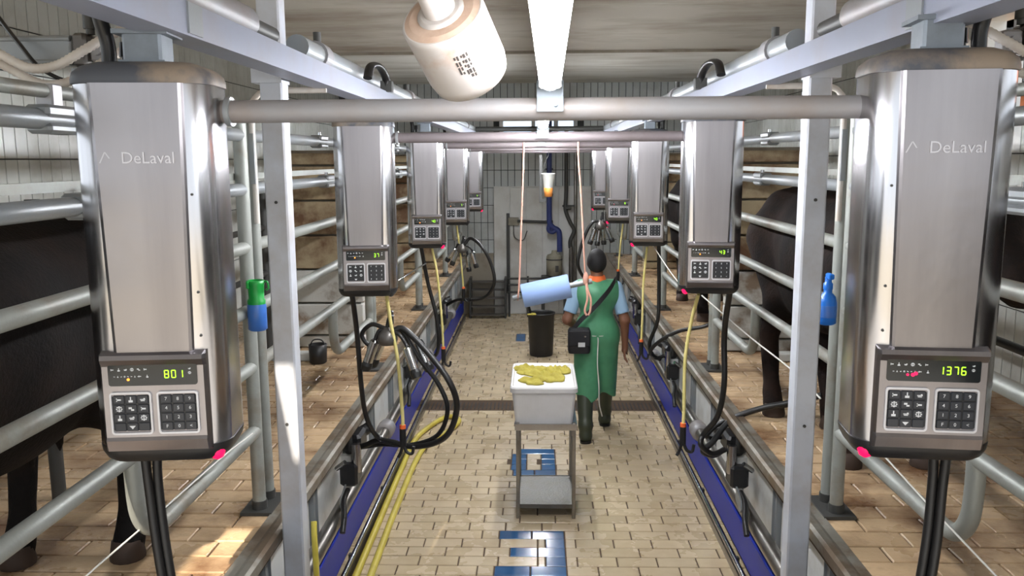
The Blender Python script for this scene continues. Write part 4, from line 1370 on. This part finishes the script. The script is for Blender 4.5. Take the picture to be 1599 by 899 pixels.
MB().cyl((.06, -.04, .01), (.53, -.04, -.01), .022, n=10).build('pipe', 'steel_dark', o)
MB().tube([(0, -.02, -.06), (.02, -.03, -.25), (.15, -.03, -.3), (.22, -.02, -.15)], .009, n=6).build('cable', 'claw_grey', o)
o = thing('milk_pump', 'beige milk pump on a dark stand under the blue pipe', 'pump', (.27, 13.12, 0))
MB().lathe([(.1, .68), (.125, .69), (.125, .98), (.11, 1.01), (.05, 1.03), (.04, 1.08)], n=28).build('housing', 'pump_beige', o)
MB().lathe([(.128, .93), (.13, .935), (.13, .945), (.128, .95)], n=28).build('band', 'steel_dark', o)
MB().box((0, 0, .62), (.42, .3, .1), bev=.01).build('stand_top', 'steel_dark', o)
for sx in (-1, 1):
    for sy in (-1, 1):
        MB().box((sx * .17, sy * .12, .29), (.04, .04, .58)).build('leg', 'steel_dark', o)
MB().box((.04, -.128, .8), (.05, .01, .1)).build('name_plate', 'steel_dark', o)
o = thing('metal_steps', 'dark steel steps against the left of the end wall', 'steps', (-.79, 13.15, 0))
for sx in (-1, 1):
    MB().box((sx * .28, .05, .32), (.03, .3, .64)).build('stringer', 'steel_dark', o)
for i in range(5):
    MB().box((0, -.08 + .06 * i, .06 + .125 * i), (.55, .12, .02)).build('tread', 'claw_grey', o)
o = thing('wall_rack', 'dark pipe rack low on the end wall behind the paper roll', 'rack', (-.35, 13.2, 0))
for z in (.62, .52, .4):
    MB().cyl((-.12, 0, z), (.45, 0, z), .018, n=8).build('rail', 'steel_dark', o)
for x in (-.1, .2, .43):
    MB().cyl((x, 0, 0), (x, 0, .66), .016, n=8).build('upright', 'steel_dark', o)
o = thing('hanging_cup', 'clear cup with orange bottom hanging from a far cross bar', 'cup', (.122, 9.1, 2.1))
MB().lathe([(.046, .09), (.05, .1), (.075, .24), (.079, .245), (.079, .255), (.07, .255), (.045, .1)], n=24).build('beaker', 'cup_clear', o)
MB().lathe([(.03, 0), (.042, .004), (.05, .096), (.046, .1)], n=24).build('base_cup', 'cup_orange', o)
MB().tube([(-.07, 0, .25), (-.04, 0, .36), (0, 0, .45), (0, -.0, .5)], .004, n=6, sub=4).build('wire', 'steel_dark', o)
tag(MB().box((.04, 9.1, 2.3), (.03, .02, .5)).box((.06, 9.1, 2.06), (.07, .03, .04)).build('hanging_strap', 'steel_dark'), 'dark strap hanging beside the cup from the fourth cross bar', 'strap')
o = thing('rubber_pot', 'small black rubber pot by the nearer left plank wall', 'pot', (-1.59, 5.85, PZ))
MB().lathe([(.05, 0), (.062, .01), (.066, .14), (.058, .142), (.054, .02), (.01, .018)], n=20).build('pot', 'rubber_black', o)
MB().tube([(-.06, 0, .12), (-.03, 0, .17), (.03, 0, .17), (.06, 0, .12)], .005, n=6, sub=4).build('handle', 'rubber_black', o)
for s in (-1, 1):
    tag(MB().box((CX + s * 1.86, 5.95, PZ + .03), (.5, .1, .06), bev=.008).build('floor_block', 'panel_white'), 'pale block on the %s cow standing in front of the plank wall' % ('left' if s < 0 else 'right'), 'block')

# neighbouring brick building seen through the right opening
o = thing('brick_building', 'orange brick building outside the right wall', 'building', (7.5, 13, .85))
MB().box((0, 0, 2.7), (3, 14, 5.4)).build('wall', 'brick', o)
MB().box((0, 0, 5.5), (3.4, 14.4, .2)).build('roof', 'concrete', o)
for i in range(4):
    f = MB().box((-1.51, -5 + 3 * i, 3.1), (.06, .9, 1.2)).cyl((-1.54, -5 + 3 * i, 3.7), (-1.48, -5 + 3 * i, 3.7), .45, n=20).build('window', 'drain_dark', o)
    MB().box((-1.55, -5 + 3 * i, 2.47), (.12, 1.1, .08)).build('sill', 'concrete', f)


# ------------------------------------------------------------------ cows
def cow(label, x, y, rz, m, hind=((0, 0), (0, 0)), fore=((0, 0), (0, 0)), sc=1.0, h=.022, patch=None):
    P = [('c', (.5, 0, .98), (.0, 0, .93), .29, .34), ('c', (.0, 0, .93), (-.5, 0, 1.0), .34, .29), ('e', (.3, 0, .8), (.45, .26, .28)), ('e', (-.15, 0, .78), (.5, .3, .28)),
         ('c', (.55, 0, 1.2), (-.65, 0, 1.2), .12, .11), ('c', (-.62, .17, 1.17), (-.62, -.17, 1.17), .1, .1), ('c', (-.72, .08, 1.1), (-.72, -.08, 1.1), .13, .13),
         ('c', (.58, 0, 1.08), (1.0, 0, 1.2), .22, .13), ('c', (.55, 0, .85), (.85, 0, 1.05), .2, .13),
         ('c', (1.02, 0, 1.26), (1.2, 0, 1.22), .125, .12), ('c', (1.16, 0, 1.2), (1.42, 0, 1.02), .115, .075), ('e', (1.45, 0, 1.0), (.07, .075, .065)),
         ('c', (1.02, .1, 1.29), (.98, .25, 1.24), .03, .045, .02), ('c', (1.02, -.1, 1.29), (.98, -.25, 1.24), .03, .045, .02),
         ('c', (1.04, .08, 1.36), (1.06, .12, 1.395), .026, .016, .015), ('c', (1.04, -.08, 1.36), (1.06, -.12, 1.395), .026, .016, .015),
         ('c', (-.82, 0, 1.2), (-.9, 0, 1.0), .035, .025, .02), ('c', (-.9, 0, 1.0), (-.9, 0, .6), .022, .018, .02), ('c', (-.9, 0, .6), (-.9, 0, .42), .03, .025, .02)]
    for i, sy in enumerate((1, -1)):
        dx, dy = hind[i]
        P += [('c', (-.6, sy * .16, .98), (-.52 + dx * .3, sy * .2, .66), .22, .12, .06), ('c', (-.52 + dx * .3, sy * .2, .66), (-.7 + dx * .8, sy * .18 + dy, .47), .11, .062, .04),
              ('c', (-.7 + dx * .8, sy * .18 + dy, .47), (-.66 + dx, sy * .18 + dy, .14), .056, .044, .03), ('c', (-.66 + dx, sy * .18 + dy, .13), (-.62 + dx, sy * .18 + dy, .05), .052, .058, .02)]
        dx, dy = fore[i]
        P += [('c', (.45, sy * .17, .9), (.46 + dx * .5, sy * .18, .55), .16, .075, .06), ('c', (.46 + dx * .5, sy * .18, .55), (.47 + dx * .7, sy * .18 + dy, .38), .068, .06, .03),
              ('c', (.47 + dx * .7, sy * .18 + dy, .38), (.46 + dx, sy * .18 + dy, .12), .05, .042, .03), ('c', (.46 + dx, sy * .18 + dy, .12), (.5 + dx, sy * .18 + dy, .05), .05, .056, .02)]
    P += [('e', (-.38, 0, .66), (.2, .17, .15))]
    for sx in (-.3, -.46):
        for sy in (-.07, .07):
            P += [('c', (sx, sy, .56), (sx, sy, .48), .022, .016, .015)]
    o_ = thing('cow', label, 'cow', (x, y, PZ), rz, 'cows')
    o_.scale = (sc, sc, sc)
    me = sdf_mesh('body', P, m, h, k=.07)
    link('body', me, o_)
    for i, sy in enumerate((1, -1)):
        for bx, (dx, dy) in ((-.61, hind[i]), (.51, fore[i])):
            MB().lathe([(.062, 0), (.064, .01), (.054, .07), (.04, .075)], (bx + dx, sy * .18 + dy, .0), n=14).build('hoof', 'hoof', o_)
    for sy in (1, -1):
        MB().lathe([(.004, -.02), (.014, -.012), (.018, 0), (.014, .012), (.004, .02)], (1.19, sy * .105, 1.26), n=10).build('eye', 'rubber_black', o_)
    return o_


cow('dark cow filling the near left stall behind the railing', -1.72, 2.25, R(-90), 'cow_black', hind=((.0, .02), (.06, -.0)))
cow('black cow in the second right stall behind the right post', 1.64, 4.35, R(-88), 'cow_brown', hind=((.55, -.22), (.31, -.1)))
cow('dark cow with only head and neck showing at the right edge', 1.62, .95, R(90), 'cow_brown')
cow('black cow in the third right stall beyond the second unit', 1.68, 7.95, R(-90), 'cow_black')


# ------------------------------------------------------------------ the worker, walking away from the camera (local +Y is ahead)
def hand(w, d, f, side):
    """palm and five fingers: wrist w, direction d down the hand, f towards the thumb side, curled ahead"""
    w, d, f = Vector(w), Vector(d).normalized(), Vector(f).normalized()
    n_ = d.cross(f).normalized() * side          # palm normal (towards the body)
    P = [('c', w, w + d * .04, .026, .03, .012)]
    ln = [.07, .078, .072, .056]
    for i in range(4):
        r0 = w + d * .035 + f * (.026 - .0175 * i)
        r1 = w + d * .088 + f * (.029 - .0192 * i)
        P.append(('c', r0, r1, .014, .0115, .01))
        k1 = r1 + d * ln[i] * .5 + n_ * .008
        k2 = k1 + d * ln[i] * .38 + n_ * .02
        P.append(('c', r1, k1, .0098, .0088, .005))
        P.append(('c', k1, k2, .0088, .0072, .005))
    t0 = w + d * .025 + f * .024
    t1 = t0 + d * .035 + f * .026 + n_ * .008
    t2 = t1 + d * .032 + f * .004 + n_ * .014
    P += [('c', t0, t1, .014, .011, .01), ('c', t1, t2, .0105, .0085, .005)]
    return [(p[0], tuple(p[1]), tuple(p[2])) + p[3:] for p in P]


PX, PY = .535, 7.42
per = thing('person', 'person in green apron, orange collar and rubber boots walking away along the pit', 'person', (PX, PY, 0))
hipz = .88
shL, shR = (-.168, -.01, 1.36), (.17, .0, 1.355)
elL, wrL = (-.265, -.06, 1.08), (-.15, .13, .955)
elR, wrR = (.25, -.04, 1.07), (.262, .02, .82)
kL, aL = (-.105, -.06, .47), (-.105, -.235, .12)
kR, aR = (.1, .15, .48), (.105, .26, .1)
body = [('c', (0, 0, 1.3), (0, .0, 1.05), .135, .125), ('c', (-.07, 0, 1.32), (.07, 0, 1.32), .115, .115), ('c', (0, 0, 1.05), (0, 0, .93), .125, .135), ('c', (-.06, 0, .92), (.06, 0, .92), .13, .13),
        ('c', (0, .0, 1.38), (0, .025, 1.5), .06, .055),
        ('e', (0, .035, 1.585), (.075, .092, .108), .02), ('c', (0, .06, 1.53), (0, .085, 1.505), .055, .035, .02),
        ('c', (0, .125, 1.57), (0, .142, 1.553), .011, .014, .012), ('c', (-.02, .12, 1.522), (.02, .12, 1.522), .008, .008, .008),
        ('e', (-.077, .03, 1.575), (.012, .02, .03), .008), ('e', (.077, .03, 1.575), (.012, .02, .03), .008),
        ('c', shL, elL, .058, .043), ('c', elL, wrL, .043, .028), ('c', shR, elR, .058, .043), ('c', elR, wrR, .043, .028),
        ('c', (-.085, 0, .9), kL, .095, .062), ('c', kL, aL, .06, .042), ('c', (.085, 0, .9), kR, .095, .062), ('c', kR, aR, .06, .042),
        ('c', aL, (aL[0], aL[1] + .12, .05), .04, .032), ('c', aR, (aR[0], aR[1] + .12, .05), .04, .032)]
body += hand(wrR, (-.02, .06, -1), (.12, 1, .05), 1) + hand(wrL, (.75, .55, -.35), (.2, .3, 1), -1)
link('body', sdf_mesh('body', body, 'skin', .0075, k=.03), per)
# apron: vest back and skirt in one piece, cut flat at hem, neck and sides
ap = [('c', (-.085, .0, 1.3), (.085, .0, 1.3), .128, .128, .05), ('c', (0, 0, 1.28), (0, 0, 1.0), .15, .142, .05), ('c', (-.135, -.005, 1.372), (.135, -.005, 1.372), .07, .07, .04),
      ('c', (-.04, 0, 1.0), (.04, 0, 1.0), .137, .137, .05), ('c', (-.065, 0, .93), (.065, 0, .93), .143, .143, .06),
      ('c', (-.065, 0, .9), (-.085, -.075, .3), .14, .115, .03), ('c', (.065, 0, .9), (.085, .09, .3), .14, .105, .03), ('c', (0, .03, .9), (0, .03, .4), .12, .09, .04)]
acut = lambda X, Y, Z: np.maximum(np.maximum(.37 + .03 * np.sin(X * 26) - .12 * X * 0 - Z, Z - 1.435), np.where(Z > 1.05, np.abs(X) - .205, -1.0))
link('apron', sdf_mesh('apron', ap, 'apron_green', .009, k=.05, cut=acut), per)
# short sleeves
for nm, a, b_ in (('l', shL, elL), ('r', shR, elR)):
    a, b_ = Vector(a), Vector(b_)
    e_ = a.lerp(b_, .78)
    dd = (b_ - a).normalized()
    cutp = lambda X, Y, Z, e_=e_, dd=dd: (X - e_[0]) * dd[0] + (Y - e_[1]) * dd[1] + (Z - e_[2]) * dd[2]
    link('sleeve', sdf_mesh('sleeve', [('c', tuple(a + Vector((0, 0, .005))), tuple(b_), .064, .06)], 'shirt_blue', .008, k=.02, cut=cutp), per)
MB().lathe([(.085, 1.4), (.098, 1.405), (.082, 1.435), (.07, 1.47), (.064, 1.47), (.07, 1.42)], (0, .008, 0), n=24).build('collar', 'collar_orange', per)
# hair and cap
hc = lambda X, Y, Z: np.maximum(1.545 - Z + (Y - .02) * .9, (Y - .105) - (Z - 1.6) * .4)
link('hair', sdf_mesh('hair', [('e', (0, .028, 1.592), (.088, .104, .118), .01)], 'hair_black', .007, k=.01, cut=hc), per)
# boots
for nm, kn, an, ang in (('l', kL, aL, 0), ('r', kR, aR, 0)):
    top = Vector(an).lerp(Vector(kn), .86)
    bp = [('c', tuple(top), (an[0], an[1] + .005, .15), .078, .06, .03), ('c', (an[0], an[1], .15), (an[0], an[1], .06), .06, .055, .03), ('c', (an[0], an[1] - .02, .055), (an[0], an[1] + .16, .048), .052, .044, .03)]
    bc = lambda X, Y, Z, t_=top.z: np.maximum(.004 - Z, Z - t_)
    bt = link('boot', sdf_mesh('boot', bp, 'boot_green', .0085, k=.03, cut=bc), per)
    MB().loft([[Vector((an[0] + x, an[1] + y + .06, z)) for x, y in octo(.1, .27, .045, 4)] for z in (.0, .022)], smooth=False).build('sole', 'rubber_black', bt)
    MB().lathe([(.079, top.z - .02), (.083, top.z - .012), (.083, top.z), (.078, top.z)], (top.x, top.y, 0), n=20).build('cuff', 'boot_green', bt)
MB().tube([(.0, -.15, .945), (.005, -.155, .9), (.0, -.165, .7), (.015, -.17, .5), (.02, -.16, .33), (.05, -.12, .2)], .006, n=6, sub=5).build('apron_tie', 'cord_white', per)
MB().tube([(-.13, -.1, .955), (-.06, -.148, .95), (0, -.152, .948), (.06, -.148, .95), (.13, -.1, .955)], .006, n=6, sub=5).build('waist_tie', 'cord_white', per)
bag = thing('shoulder_bag', 'black shoulder bag on the hip of the person in green', 'bag', (PX - .165, PY - .17, .8))
MB().loft([ringz(octo(.185, .085, .03, 4), 0), ringz(octo(.2, .095, .03, 4), .03), ringz(octo(.2, .095, .03, 4), .2), ringz(octo(.18, .075, .03, 4), .225)]).build('pouch', 'bag_black', bag)
MB().box((0, -.05, .14), (.19, .014, .14), bev=.006).build('flap', 'bag_black', bag)
MB().box((.02, -.058, .085), (.06, .004, .04)).build('patch', 'print_white', bag)
MB().cyl((.05, -.056, .16), (.05, -.063, .16), .008, n=10).build('button', 'chrome', bag)
stp = [(-.06, .04, .2), (.02, -.0, .3), (.1, -.015, .38), (.19, -.02, .48), (.265, .0, .57), (.31, .06, .63), (.325, .13, .645), (.315, .21, .6), (.27, .28, .5), (.17, .31, .38), (.06, .31, .28), (-.02, .28, .2), (-.06, .18, .16), (-.07, .06, .16)]
P_ = catmull(stp, 6)
mb = MB()
rings = []
for i, p in enumerate(P_):
    t = (P_[min(i + 1, len(P_) - 1)] - P_[max(i - 1, 0)]).normalized()
    cen = Vector((.165, .16, p.z))
    out = (p - cen)
    out = (out - t * out.dot(t)).normalized()
    w_ = t.cross(out)
    rings.append([p + w_ * .02 + out * .004, p - w_ * .02 + out * .004, p - w_ * .02 - out * .004, p + w_ * .02 - out * .004])
mb.loft(rings, smooth=False)
mb.build('strap', 'bag_black', bag)
